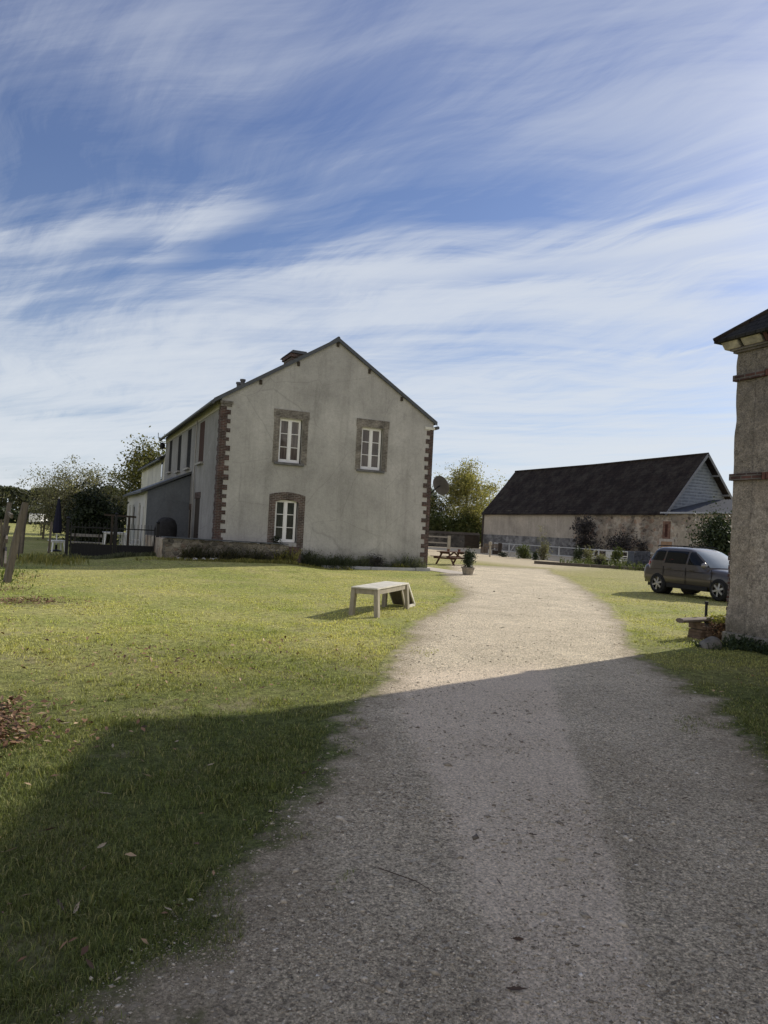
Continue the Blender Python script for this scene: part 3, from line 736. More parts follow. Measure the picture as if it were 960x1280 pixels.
m_bark = wood('bark', (0.05, 0.042, 0.034), (0.10, 0.085, 0.07), 'z')
def tree(name, label, x, y, h, crown, trunk_r, mat, nlimb=14, sub=6, leaves=7000, leaf=0.09, clump=0.55, base=0.18, seed=1, group=None, cat='tree', up=0.5, bare=0.0, z0=0.0):
    """crown: list of (height fraction, radius) giving the outline of the crown"""
    r_ = np.random.default_rng(seed)
    root = thing(name, label, cat, (x, y, z0), 0, group)
    hs, rs = zip(*crown)
    mb = MB(); tips = []
    tp = [Vector((x, y, z0 - 0.1))]; rad = [trunk_r * 1.25]
    for i in range(1, 9):
        f = i / 8
        tp.append(Vector((x + r_.normal() * 0.012 * h * f, y + r_.normal() * 0.012 * h * f, z0 + h * 0.9 * f))); rad.append(trunk_r * (1 - 0.88 * f))
    mb.tube(tp, rad, 8)
    for j in range(nlimb):
        f = base + (0.97 - base) * (j + r_.random()) / nlimb
        env = np.interp(f, hs, rs)
        a = j * 2.4 + r_.normal() * 0.4
        fs = max(base * 0.8, f - 0.18 - 0.1 * r_.random()); i = fs / 0.9 * 8; i0 = int(min(i, 7)); P0 = tp[i0].lerp(tp[i0 + 1], min(i - i0, 1))
        L = env * (0.75 + 0.3 * r_.random())
        P2 = Vector((x + math.cos(a) * L, y + math.sin(a) * L, z0 + f * h + r_.normal() * 0.03 * h))
        P1 = P0.lerp(P2, 0.5) + Vector((0, 0, -up * 0.12 * L))
        rl = trunk_r * 0.42 * (1 - 0.6 * f)
        mb.tube([P0, P1, P2], [rl, rl * 0.65, rl * 0.2], 6)
        for q in range(sub):
            s = 0.35 + 0.65 * (q + r_.random()) / sub
            B = P0.lerp(P1, s * 2) if s < 0.5 else P1.lerp(P2, s * 2 - 1)
            T = B + Vector((r_.normal(), r_.normal(), r_.normal() * 0.7 + up * 0.5)) * (0.30 * env + 0.12)
            mb.tube([B, B.lerp(T, 0.5) + Vector(r_.normal(size=3) * 0.05 * env), T], [rl * 0.3, rl * 0.2, rl * 0.06], 4, False)
            tips.append((T, 1.0)); tips.append((B.lerp(T, 0.5), 0.7))
    mb.build('trunk', m_bark, root)
    T = np.array([tuple(p[0]) for p in tips]); wgt = np.array([p[1] for p in tips]) * (0.3 + r_.random(len(tips))); wgt /= wgt.sum()
    idx = r_.choice(len(T), leaves, p=wgt)
    cs = clump * (0.5 + r_.random(len(T)))
    C = T[idx] + r_.normal(size=(leaves, 3)) * cs[idx][:, None] * np.array([1, 1, 0.75])
    C = C[C[:, 2] > z0 + 0.05]
    V, F = leaf_quads(C, leaf)
    npmesh('crown', V, F, mat, root)
    return root

def bush(name, label, x, y, rx, ry, h, mat, leaves=1500, leaf=0.06, seed=1, group=None, cat='shrub', lumps=14, z0=None, parent=None):
    r_ = np.random.default_rng(seed)
    z0 = H(x, y) if z0 is None else z0
    root = thing(name, label, cat, (x, y, z0), 0, group)
    cen = np.stack([r_.normal(size=lumps) * 0.38 * rx, r_.normal(size=lumps) * 0.38 * ry, h * (0.15 + 0.7 * r_.random(lumps))], 1)
    fall = 1 - 0.55 * (cen[:, 2] / h) ** 2
    cen[:, :2] *= fall[:, None]
    sz = (0.18 + 0.16 * r_.random(lumps))
    idx = r_.integers(0, lumps, leaves)
    C = cen[idx] + r_.normal(size=(leaves, 3)) * sz[idx][:, None] * np.array([rx, ry, h * 0.62])
    C[:, 2] = np.abs(C[:, 2]); C += (x, y, z0)
    V, F = leaf_quads(C, leaf)
    mb = MB()
    for c in cen[:8]:
        mb.tube([(x + c[0] * .15, y + c[1] * .15, z0 - 0.03), (x + c[0] * .6, y + c[1] * .6, z0 + c[2] * .6), (x + c[0], y + c[1], z0 + c[2])], [0.02 * h + .004, 0.012 * h + .003, 0.004], 5)
    mb.build('stem', m_bark, root)
    npmesh('foliage', V, F, mat, root)
    return root

def weeds(name, label, x0, x1, y0, y1, n, h, mat, seed=3, w=0.02, group=None, cat='weeds', leafy=0, lsize=None):
    """upright stems with narrow leaves, one countless clump"""
    r_ = np.random.default_rng(seed)
    if cat == 'grass':
        x = (x0 + x1) / 2 + (x1 - x0) * .36 * np.clip(r_.normal(size=n), -2.2, 2.2); y = (y0 + y1) / 2 + (y1 - y0) * .36 * np.clip(r_.normal(size=n), -2.2, 2.2)
    else:
        x = x0 + (x1 - x0) * r_.random(n); y = y0 + (y1 - y0) * r_.random(n)
    z = hgt(x, y); hh = h * (0.3 + 0.7 * r_.random(n)) * (0.45 + 0.9 * vnoise(x, y, 0.6, seed))
    a = r_.random(n) * 6.283; ln = 0.15 + 0.5 * r_.random(n)
    base = np.stack([x, y, z], 1); out = np.stack([np.cos(a), np.sin(a), np.zeros(n)], 1)
    b = r_.random(n) * 6.283; side = np.stack([np.cos(b), np.sin(b), np.zeros(n)], 1) * w * (0.6 + 0.8 * r_.random(n))[:, None]
    m1 = base + out * (hh * ln * .4)[:, None] + np.array([0, 0, 1]) * (hh * .6)[:, None]
    tip = base + out * (hh * ln)[:, None] + np.array([0, 0, 1]) * hh[:, None]
    V = np.stack([base - side * .5, base + side * .5, m1 + side, m1 - side, tip], 1).reshape(-1, 3)
    i = np.arange(n) * 5
    F = np.concatenate([np.stack([i, i + 1, i + 2], 1), np.stack([i, i + 2, i + 3], 1), np.stack([i + 3, i + 2, i + 4], 1)])
    if leafy:
        m = n * leafy; q = r_.integers(0, n, m); f = 0.1 + 0.9 * r_.random(m)
        C = base[q] + (tip[q] - base[q]) * f[:, None] + r_.normal(size=(m, 3)) * 0.035 * (h / .5)
        C[:, 2] = np.maximum(C[:, 2], z[q] + .01)
        V2, F2 = leaf_quads(C, lsize or w * 1.2)
        F3 = np.concatenate([F2[:, [0, 1, 2]], F2[:, [0, 2, 3]]]) + len(V)
        V = np.concatenate([V, V2]); F = np.concatenate([F, F3])
    return tag(npmesh(name, V, F, mat), label, cat, group, kind='stuff')

m_leaf_olive = leafmat('olive_leaves', [(0.11, 0.115, 0.065), (0.19, 0.185, 0.11), (0.29, 0.27, 0.18)])
m_leaf_birch = leafmat('pale_green_leaves', [(0.14, 0.15, 0.055), (0.26, 0.245, 0.09), (0.40, 0.35, 0.14)], 0.45)
m_leaf_dark = leafmat('dark_leaves', [(0.010, 0.017, 0.007), (0.018, 0.028, 0.011), (0.03, 0.042, 0.017)], 0.15)
m_leaf_mid = leafmat('mid_green_leaves', [(0.045, 0.065, 0.02), (0.08, 0.10, 0.032), (0.12, 0.13, 0.05)])
m_leaf_conifer = leafmat('conifer_leaves', [(0.02, 0.033, 0.016), (0.038, 0.055, 0.024), (0.06, 0.078, 0.036)], 0.15)
m_leaf_purple = leafmat('dull_purple_leaves', [(0.035, 0.032, 0.038), (0.06, 0.055, 0.055), (0.085, 0.075, 0.07)], 0.2)
m_leaf_yellow = leafmat('yellow_weeds', [(0.10, 0.12, 0.03), (0.22, 0.21, 0.06), (0.34, 0.30, 0.10)])
m_weed = leafmat('weed_leaves', [(0.07, 0.085, 0.05), (0.12, 0.135, 0.08), (0.17, 0.18, 0.115)])
m_weed2 = leafmat('greygreen_weeds', [(0.035, 0.05, 0.026), (0.065, 0.08, 0.042), (0.10, 0.11, 0.065)])
m_ivy = leafmat('ground_ivy', [(0.018, 0.032, 0.014), (0.035, 0.055, 0.022), (0.055, 0.08, 0.03)], 0.15)

# ================================================================== FARMHOUSE
XL, XR, YG, YF, HE, HA = 5.642, 15.154, 28.94, 45.2, 6.62, 9.60
XM = (XL + XR) / 2
house = thing('farmhouse', 'two storey grey rendered farmhouse with brick corners and a pointed gable', 'house', (XL, YG, 0))

def wall_cells(mb, u0, u1, z0, z1, holes, put, depth, dvec):
    """flat wall with rectangular openings and their reveals; put(u,z)->point"""
    us = sorted({u0, u1, *[h[0] for h in holes], *[h[1] for h in holes]})
    zs = sorted({z0, z1, *[h[2] for h in holes], *[h[3] for h in holes]})
    for a, b in zip(us, us[1:]):
        for c, d in zip(zs, zs[1:]):
            if any(h[0] <= a and b <= h[1] and h[2] <= c and d <= h[3] for h in holes): continue
            mb.poly([put(a, c), put(b, c), put(b, d), put(a, d)])
    dv = Vector(dvec) * depth
    for a, b, c, d in holes:
        q = [Vector(put(a, c)), Vector(put(b, c)), Vector(put(b, d)), Vector(put(a, d))]
        for i in range(4):
            mb.poly([q[i], q[(i + 1) % 4], q[(i + 1) % 4] + dv, q[i] + dv])
    return mb

OPEN_G = [(8.06, 9.04, 4.26, 6.09), (11.70, 12.70, 4.26, 6.09), (8.06, 9.04, 0.98, 2.76)]
mb = MB()
wall_cells(mb, XL, XR, -0.3, HE, OPEN_G, lambda u, z: (u, YG, z), 0.2, (0, 1, 0))
mb.poly([(XL, YG, HE), (XR, YG, HE), (XM, YG, HA)])
mb.build('gable_wall', m_gable, house)
OPEN_W = [(32.35, 33.60, 4.30, 6.13), (35.85, 37.00, 4.25, 6.16), (39.0, 40.1, 4.27, 6.16), (42.4, 43.5, 4.4, 6.2), (32.55, 33.80, 0.1, 2.70), (34.55, 35.25, 0.1, 2.2)]
mb = MB()
wall_cells(mb, YG, YF, -0.3, HE, OPEN_W, lambda u, z: (XL, u, z), 0.22, (1, 0, 0))
mb.poly([(XR, YG, -.3), (XR, YF, -.3), (XR, YF, HE), (XR, YG, HE)])
mb.poly([(XL, YF, -.3), (XR, YF, -.3), (XR, YF, HE), (XM, YF, HA), (XL, YF, HE)])
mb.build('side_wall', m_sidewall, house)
mb = MB()
mb.box(XL - 0.03, XL + 0.0, YG + 0.3, YF, 6.22, 6.60)
mb.build('frieze_band', plain('pale_frieze', (0.5, 0.48, 0.42), 0.9, 0.15), house)

# roof: two slate slabs with an overhanging verge
pt = (HA - HE) / (XM - XL)
def slab(mb, x0, z0, x1, z1, y0, y1, th):
    mb.prism([(x0, y0, z0), (x1, y0, z1), (x1, y0, z1 + th), (x0, y0, z0 + th)], (0, y1 - y0, 0))
mb = MB()
ov = 0.32
slab(mb, XL - ov, HE - ov * pt + 0.03, XM, HA + 0.03, YG - 0.06, YF + 0.15, 0.10)
slab(mb, XR + .14, HE - .14 * pt + 0.03, XM, HA + 0.03, YG - 0.06, YF + 0.15, 0.10)
roof = mb.build('roof', m_slate, house)
mb = MB()
for sx, xe in ((-1, XL - ov), (1, XR + .14)):
    za = HE - abs(xe - (XL if sx < 0 else XR)) * pt
    mb.prism([(xe, YG - 0.10, za - 0.02), (XM, YG - 0.10, HA - 0.02), (XM, YG - 0.10, HA + 0.15), (xe, YG - 0.10, za + 0.15)], (0, 0.04, 0))
mb.build('verge_board', m_verge, house)
mb = MB(); mb.tube([(XM, YG - .08, HA + .13), (XM, YF + .15, HA + .13)], 0.07, 8); mb.build('ridge_cap', m_verge, roof)
for px in (XM, 8.71, 7.17, 11.9, 13.5):
    zt = HA - abs(px - XM) * pt
    mb = MB(); mb.box(px - .055, px + .055, YG - 0.05, YG + 0.02, zt - .23, zt - .05); mb.build('purlin_end', m_darkwood, house, bevel=0.01)
for xx in (XL - 0.36, XR + 0.19):
    mb = MB(); mb.tube([(xx, YG - 0.08, HE - 0.20), (xx, YF, HE - 0.20)], 0.075, 10); mb.build('gutter', m_verge, house)
mb = MB(); mb.tube([(XL - .08, 34.0, 6.3), (XL - .08, 34.0, 0.1)], 0.03, 8); mb.build('downpipe', plain('pale_pipe', (0.3, 0.29, 0.27), 0.6, 0.1), house)
# chimney, pots, pipes
mb = MB(); mb.box(10.05, 10.75, 34.6, 36.0, 8.8, 10.02); mb.box(9.97, 10.83, 34.52, 36.08, 10.02, 10.2)
ch = mb.build('chimney', m_brick_y, roof, bevel=0.01)
mb = MB(); mb.prism([(9.93, 34.45, 10.2), (10.87, 34.45, 10.2), (10.75, 34.45, 10.34), (10.05, 34.45, 10.34)], (0, 1.9, 0)); mb.build('chimney_cap', m_verge, ch)
for yy in (30.35, 31.1):
    mb = MB(); mb.tube([(6.75, yy, 7.1), (6.75, yy, 7.72)], 0.09, 10); mb.tube([(6.75, yy, 7.66), (6.75, yy, 7.74)], 0.12, 10)
    mb.box(6.58, 6.92, yy - .17, yy + .17, 7.05, 7.42); mb.build('flue_pipe', plain('grey_flue', (0.11, 0.11, 0.115), 0.7, 0.2), roof)
# antenna bracket + lamp at far end
mb = MB(); mb.tube([(XL, 45.1, 6.5), (XL - .45, 45.3, 6.55), (XL - .47, 45.3, 6.85)], 0.025, 6); mb.build('wall_bracket', m_black, house)
mb = MB(); mb.lathe([(0, -.2), (.12, -.18), (.17, 0), (.12, .16), (0, .2)], 12, (XL - .25, 44.8, 6.05)); mb.build('wall_lamp', m_black, house, smooth=True)

# brick corners with toothed edges
def quoins(x, sgn, narrow, wide, z0, z1, step, seed):
    r_ = random.Random(seed); mb = MB(); z = z0; i = 0
    while z < z1:
        zt = min(z + step * r_.uniform(.8, 1.2), z1); w = narrow if i % 2 else wide
        w *= r_.uniform(.86, 1.12)
        xa, xb = (x - 0.016, x + w) if sgn > 0 else (x - w, x + 0.016)
        mb.box(xa, xb, YG - 0.016, YG + 0.3 + (0.12 if i % 2 == 0 else 0), z, zt); z = zt; i += 1
    return mb.build('corner_brickwork', m_brick_y, house)
quoins(XL, 1, 0.25, 0.40, -0.2, 6.42, 0.182, 1)
quoins(XR, -1, 0.17, 0.36, -0.2, 6.30, 0.19, 2)
mb = MB(); mb.box(XL - .05, XL + .46, YG - .05, YG + .4, 6.42, 6.52); mb.box(XL - .02, XL + .42, YG - .02, YG + .35, 6.3, 6.419); mb.build('corner_cap', m_dullbrick, house)
mb = MB(); mb.box(XR - .42, XR + .05, YG - .05, YG + .4, 6.30, 6.42); mb.build('corner_cap', m_cream, house)

# windows in the gable
def glass(name, tint, seed):
    t = NT(name)
    w = t.noise(1.1, 3, 0.5, v=t.mapv(loc=(seed, seed * 2, 0)))
    lace = t.noise(9, 4, 0.65, v=t.mapv((2.0, 1, 0.16), loc=(seed, 0, 0)))
    c = t.mix(t.ramp(w, (0.35, 0.0), (0.65, 1.0)), k(tint, 0.45), tint)
    c = t.mix(0.9, c, t.ramp(lace, (0.35, 0.5), (0.65, 1.5)), 'MULTIPLY')
    t.base(c); t.b.inputs['Roughness'].default_value = 0.06; t.b.inputs['Specular IOR Level'].default_value = 0.6
    t.bump(t.noise(2.0, 2), 0.08, 0.02)
    return t.m
g_up = glass('curtained_glass', (0.11, 0.092, 0.085), 1.0)
g_up2 = glass('dark_curtained_glass', (0.075, 0.06, 0.055), 4.0)  # same brownish curtained pane in a darker tone
g_lo = glass('reflecting_glass', (0.035, 0.045, 0.04), 7.0)
def casement(x0, x1, z0, z1, y, gm, arch=0.0):
    mb = MB(); f = 0.055
    mb.box(x0, x0 + f, y, y + .06, z0, z1); mb.box(x1 - f, x1, y, y + .06, z0, z1)
    mb.box(x0 + f, x1 - f, y, y + .06, z1 - f, z1); mb.box(x0 + f, x1 - f, y, y + .06, z0, z0 + f + .02)
    xm = (x0 + x1) / 2
    mb.box(xm - .045, xm + .045, y - .012, y + .06, z0 + f + .02, z1 - f)
    iz0, iz1 = z0 + f + .02, z1 - f
    for (a, b) in ((x0 + f, xm - .045), (xm + .045, x1 - f)):
        mb.box(a, a + .035, y + .006, y + .05, iz0, iz1); mb.box(b - .035, b, y + .006, y + .05, iz0, iz1)
        mb.box(a + .035, b - .035, y + .006, y + .05, iz0, iz0 + .05); mb.box(a + .035, b - .035, y + .006, y + .05, iz1 - .04, iz1)
        for q in (1, 2):
            zq = iz0 + (iz1 - iz0) * q / 3
            mb.box(a + .035, b - .035, y + .012, y + .04, zq - .014, zq + .014)
    w = mb.build('window', m_white, house)
    mb = MB(); mb.poly([(x0 + .02, y + .03, z0 + .02), (x1 - .02, y + .03, z0 + .02), (x1 - .02, y + .03, z1 - .02), (x0 + .02, y + .03, z1 - .02)])
    mb.build('pane', gm, w)
    return w
for i, (a, b, c, d) in enumerate(OPEN_G[:2]):
    w = casement(a, b - .05, c + .03, d, YG + 0.11, (g_up, g_up2)[i])
    mb = MB(); p = -0.02
    mb.box(a - .24, a, YG + p, YG + .02, c - .02, d + .02); mb.box(b, b + .24, YG + p, YG + .02, c - .02, d + .02)
    mb.box(a - .27, b + .27, YG + p - .006, YG + .02, d + .02, d + .36)
    mb.build('brick_surround', m_dullbrick, w)
    mb = MB(); mb.box(a - .17, b + .12, YG - .1, YG + .1, c - .09, c + .0); mb.build('sill', plain('slate_sill', (0.13, 0.13, 0.13), 0.8, 0.3), w, bevel=.008)
a, b, c, d = OPEN_G[2]
w = casement(a, b - .06, c + .02, d - .03, YG + 0.10, g_lo)
mb = MB()
mb.box(a - .27, a, YG - .02, YG + .05, c - .35, d - .02); mb.box(b, b + .27, YG - .02, YG + .05, c - .2, d - .02)
n = 16
for i in range(n):   # shallow arch
    u0, u1 = i / n, (i + 1) / n
    xa, xb = a - .27 + (b - a + .54) * u0, a - .27 + (b - a + .54) * u1
    g = lambda u: 0.12 * (1 - (2 * u - 1) ** 2)
    zi = lambda x: d - .02 if (x < a or x > b) else d - .11 + 0.10 * (1 - ((2 * (x - a) / (b - a)) - 1) ** 2)
    mb.prism([(xa, YG - .022, zi(xa + 1e-4)), (xb, YG - .022, zi(xb - 1e-4)), (xb, YG - .022, d + .18 + g(u1)), (xa, YG - .022, d + .18 + g(u0))], (0, .07, 0))
mb.build('brick_surround', brick('window_brick', 'xz', (0.135, 0.088, 0.073), (0.095, 0.066, 0.057), (0.25, 0.235, 0.21), bw=0.2, bh=0.07), w)
mb = MB(); mb.box(b - .12, b + .33, YG - .09, YG + .08, c - .27, c - .2); mb.build('sill', m_concrete, w, bevel=.006)
# west side openings
for i, (a, b, c, d) in enumerate(OPEN_W[:4]):
    mb = MB(); xx = XL + .012
    mb.box(xx, xx + .04, a, b, c, d)
    for q in range(1, 5): mb.box(xx - .006, xx + .01, a + (b - a) * q / 5 - .006, a + (b - a) * q / 5 + .006, c, d)
    w = mb.build('shutter', m_shutter if i == 0 else m_dark, house)
    mb = MB(); mb.box(XL - .14, XL + .1, a - .12, b + .12, c - .09, c - .005); mb.build('sill', m_concrete, w)
for (a, b, c, d) in OPEN_W[4:]:
    mb = MB(); xx = XL + .015; mb.box(xx, xx + .05, a, b, c, d)
    for q in range(1, 4): mb.box(xx - .008, xx + .01, a + .08, b - .08, c + (d - c) * q / 4 - .02, c + (d - c) * q / 4 + .02)
    w = mb.build('door', m_darkwood, house)
    mb = MB(); mb.box(XL - .02, XL + .03, a - .1, b + .1, d, d + .28); mb.build('lintel', m_brick_x, w)
    mb = MB(); mb.tube([(XL + .015, a + .1, 1.1), (XL - .05, a + .1, 1.1), (XL - .05, a + .2, 1.1)], .012, 6); mb.build('handle', m_black, w)

# rear wing
wing = thing('rear_wing', 'lower cream rendered wing built on behind the farmhouse', 'house', (XL, YF, 0))
mb = MB(); y1 = 58.5
mb.poly([(XL, YF + .02, -.2), (XL, y1, -.2), (XL, y1, 5.45), (XL, YF + .02, 5.45)]); mb.poly([(XR - 1, YF + .02, -.2), (XR - 1, y1, -.2), (XR - 1, y1, 5.45), (XR - 1, YF + .02, 5.45)])
xm = (XL + XR - 1) / 2
mb.poly([(XL, y1, -.2), (XR - 1, y1, -.2), (XR - 1, y1, 5.45), (xm, y1, 7.6), (XL, y1, 5.45)])
mb.build('wall', m_cream, wing)
mb = MB(); slab(mb, XL - .28, 5.33, xm, 7.62, YF + .16, y1 + .2, .12); slab(mb, XR - .72, 5.33, xm, 7.62, YF + .16, y1 + .2, .12); mb.build('roof', m_slate, wing)
mb = MB(); mb.box(XL - .02, XL + .04, 46.0, 46.75, 4.1, 5.2); wv = mb.build('window', m_verge, wing)
mb = MB(); mb.poly([(XL - .024, 46.06, 4.16), (XL - .024, 46.69, 4.16), (XL - .024, 46.69, 5.14), (XL - .024, 46.06, 5.14)]); mb.build('pane', g_lo, wv)
mb = MB(); mb.tube([(XL - .3, YF + .3, 5.28), (XL - .3, y1, 5.28)], .06, 8); mb.build('gutter', m_verge, wing)

# lean-to annexe
XA, YA, YB = 3.70, 35.3, 45.6
annex = thing('lean_to_annexe', 'lean-to annexe with a dark grey end wall and white front against the house', 'outbuilding', (XA, YA, 0))
mb = MB(); mb.poly([(XA, YA, -.2), (XL - .004, YA, -.2), (XL - .004, YA, 3.86), (XA, YA, 3.0)]); mb.build('end_wall', m_annexgrey, annex)
mb = MB(); OA = [(36.25, 36.75, 1.2, 2.25), (38.0, 39.0, .1, 2.45), (41.0, 42.4, 1.0, 2.4), (43.4, 44.4, 1.0, 2.4)]
wall_cells(mb, YA, YB, -.2, 3.0, OA, lambda u, z: (XA, u, z), .1, (1, 0, 0)); mb.poly([(XA, YB, -.2), (XL, YB, -.2), (XL, YB, 3.86), (XA, YB, 3.0)])
mb.build('front_wall', plain('white_wall', (0.62, 0.61, 0.57), 0.85, 0.08, 2), annex)
for j, (a, b, c, d) in enumerate(OA):
    mb = MB(); mb.box(XA + .05, XA + .09, a, b, c, d); w = mb.build('door' if j == 1 else 'window', plain('grey_joinery', (0.5, 0.5, 0.48), 0.6, 0.1), annex)
    mb = MB(); mb.poly([(XA + .046, a + .08, c + .1), (XA + .046, b - .08, c + .1), (XA + .046, b - .08, d - .1), (XA + .046, a + .08, d - .1)]); mb.build('pane', g_lo, w)
mb = MB(); mb.prism([(XA - .3, YA - .14, 2.88), (XL - .006, YA - .14, 3.92), (XL - .006, YA - .14, 4.03), (XA - .3, YA - .14, 2.99)], (0, YB - YA + .3, 0)); mb.build('roof', m_verge, annex)
mb = MB(); mb.box(XA - .004 - .05, XA - .004, YA + .3, YA + .45, 0, 2.9); mb.build('pilaster', plain('off_white', (.6, .6, .56), .8, .1), annex)

# satellite dish on the right side of the house (its back is turned to us)
dish = thing('satellite_dish', 'grey satellite dish bracketed to the right corner of the house', 'satellite dish', (15.9, 29.45, 3.86))
axd = Vector((0.92, 0.36, 0.42)).normalized(); q = axd.to_track_quat('Z', 'Y')
mb = MB(); N = 28; prof = [(r_, 0.32 * r_ * r_) for r_ in np.linspace(0, 0.47, 8)] + [(0.47, 0.085), (0.462, 0.085)] + [(r_, 0.32 * r_ * r_ + .012) for r_ in np.linspace(0.455, 0, 7)]
mb.lathe(prof, N); mb.v = [tuple(q @ Vector(p) + Vector((15.9, 29.45, 3.86))) for p in mb.v]
mb.build('reflector', plain('grey_dish', (0.085, 0.08, 0.078), 0.6, 0.15), dish, smooth=True)
mb = MB(); c0 = Vector((15.9, 29.45, 3.86)); mb.tube([c0, c0 - axd * .18, (15.45, 29.5, 3.5), (15.15, 29.5, 3.5)], .03, 8); mb.build('bracket', m_black, dish)
mb = MB(); fp = c0 + axd * .5 + Vector((0, 0, -.12)); mb.tube([c0 + q @ Vector((0, -.44, .06)), fp], .014, 6); mb.tube([fp, fp + axd * -.12], .035, 10); mb.build('feed_arm', m_black, dish)

# planted strip edging along the gable: whitish boards on the ground
edg = thing('bed_edging', 'weathered whitish boards edging the strip of weeds below the gable', 'edging', (10.3, 28.35, 0))
m_wboard = wood('whitish_board', (0.36, 0.36, 0.37), (0.52, 0.52, 0.53), 'x')
for (a, b) in ((10.0, 12.2), (12.22, 14.3), (14.32, 15.0)):
    mb = MB(); y0 = 28.45 - (a - 10) * 0.02; mb.box(a, b, y0 - .05, y0 + .05, -.02, 0.13 + rnd.uniform(-.01, .01)); mb.box(a + .02, b - .02, y0 + .07, y0 + .27, -.02, .08); mb.build('board', m_wboard, edg, bevel=.006)
weeds('weeds', 'grey green weeds growing along the foot of the gable wall', 9.4, 14.9, 28.55, 28.9, 750, 0.62, m_weed, 5, 0.012, leafy=9, lsize=.028)
weeds('weeds', 'dense weeds growing below the ground floor window beside the garden wall', 9.2, 11.4, 28.3, 28.85, 380, 0.62, m_weed2, 6, 0.012, leafy=9, lsize=.028)
bush('lavender_bush', 'small rounded grey green bush at the foot of the gable', 12.5, 28.62, .45, .25, .62, m_leaf_purple, 900, .035, 4)
weeds('flowers', 'low yellow flowering plants at the foot of the gable', 13.3, 14.1, 28.5, 28.62, 160, 0.38, m_leaf_yellow, 8, 0.02, cat='flowers')

# ================================================================== garden wall in front of the house
gw = thing('garden_wall', 'low rubble stone garden wall in front of the left corner of the house', 'wall', (3.64, 28.2, .15))
mb = MB(); N = 26
for i in range(N):
    x0 = 3.66 + (8.5 - 3.66) * i / N; x1 = 3.66 + (8.5 - 3.66) * (i + 1) / N
    top = 0.99 - 0.09 * i / N + rnd.uniform(-.02, .02)
    mb.box(x0, x1 - .002, 28.2 + rnd.uniform(-.015, .015), 28.55, -.1, top)
mb.build('stonework', m_rubble_y, gw)
mb = MB(); mb.box(8.5, 9.0, 28.16, 28.62, -.1, .84); mb.build('brick_pier', m_brick_y, gw, bevel=.01)
mb = MB(); mb.box(3.6, 8.46, 28.14, 28.6, 1.012, 1.05)
for p_ in range(len(mb.v)):
    x, y, z = mb.v[p_]; mb.v[p_] = (x, y, z - 0.09 * (x - 3.6) / 4.9)
mb.build('coping', m_verge, gw)
mb = MB(); mb.box(3.64, 3.95, 28.6, 34.5, -.1, .95); mb.build('side_stonework', m_rubble_x, gw)
weeds('weeds', 'straggling dry plants growing in front of the garden wall', 4.3, 8.6, 27.9, 28.18, 420, 0.66, leafmat('dull_weeds', [(0.03, 0.035, 0.016), (0.06, 0.06, 0.03), (0.11, 0.10, 0.05)]), 11, 0.014, leafy=8, lsize=.03)
weeds('weeds', 'bright yellow green weeds by the brick pier of the garden wall', 7.9, 8.7, 27.8, 28.12, 60, 0.85, m_leaf_yellow, 12, 0.02, leafy=7, lsize=.035)
weeds('tall_grass', 'bright longer grass along the foot of the garden wall', 4.2, 9.4, 27.45, 28.0, 3200, 0.17, m_leaf_yellow, 13, 0.012, cat='grass')
m_pale_rock = plain('pale_rock', (0.5, 0.49, 0.46), 0.9, 0.2, 9, bump=.01)
def rock(name, label, x, y, z, sx, sy, sz, mat, seed, group=None, cat='stone'):
    bm = bmesh.new(); bmesh.ops.create_icosphere(bm, subdivisions=3, radius=1)
    r_ = np.random.default_rng(seed); dirs = r_.normal(size=(9, 3)); dirs /= np.linalg.norm(dirs, axis=1)[:, None]; am = r_.normal(size=9) * .13
    for v in bm.verts:
        c = np.array(v.co); s = 1 + float((am * np.tanh(2.5 * (dirs @ c))).sum()); v.co = Vector((c[0] * s * sx, c[1] * s * sy, max(c[2] * s, -.35) * sz))
    me = bpy.data.meshes.new(name); bm.to_mesh(me); bm.free(); me.materials.append(mat)
    me.polygons.foreach_set('use_smooth', [True] * len(me.polygons))
    o = bpy.data.objects.new(name, me); COL.objects.link(o); o.location = (x, y, z); o.rotation_euler.z = r_.random() * .6
    return tag(o, label, cat, group)
for i, (x, s) in enumerate(((4.45, .12), (4.75, .1), (5.1, .08), (5.35, .12), (5.62, .1), (4.2, .07))):
    rock('white_stone', 'small white stone at the foot of the garden wall', x, 27.95 + rnd.uniform(-.08, .08), H(x, 27.95) + .02, s * 1.3, s, s, m_pale_rock, 30 + i, 'white stones along the garden wall')
bush('potted_plant', 'dark little plant standing on the garden wall left of the window', 8.0, 28.38, .18, .14, .3, m_leaf_dark, 400, .03, 14, z0=.92, cat='plant')

# ================================================================== iron gate on the left
gate = thing('garden_gate', 'black iron double gate standing closed beside the garden wall', 'gate', (0.35, 30.9, 0))
def gate_leaf(xa, xb):
    mb = MB(); y = 30.95; zb = .12
    for z in (zb, .55, 1.22): mb.beam((xa, y, z), (xb, y, z), .035, .045)
    n = int((xb - xa) / .13)
    for i in range(n + 1):
        x = xa + (xb - xa) * i / n; mb.tube([(x, y, zb), (x, y, 1.42)], .009, 5)
    mb.beam((xa, y, zb), (xa, y, 1.34), .05, .05); mb.beam((xb, y, zb), (xb, y, 1.34), .05, .05)
    lf_ = mb.build('gate_leaf', m_black, gate)
    mb = MB(); mb.box(xa + .03, xb - .03, y - .006, y + .006, zb, .56); mb.build('sheet_panel', plain('black_sheet', (0.010, 0.010, 0.011), .6, .2), lf_)
    return lf_
gate_leaf(.48, 2.06); gate_leaf(2.16, 3.62)
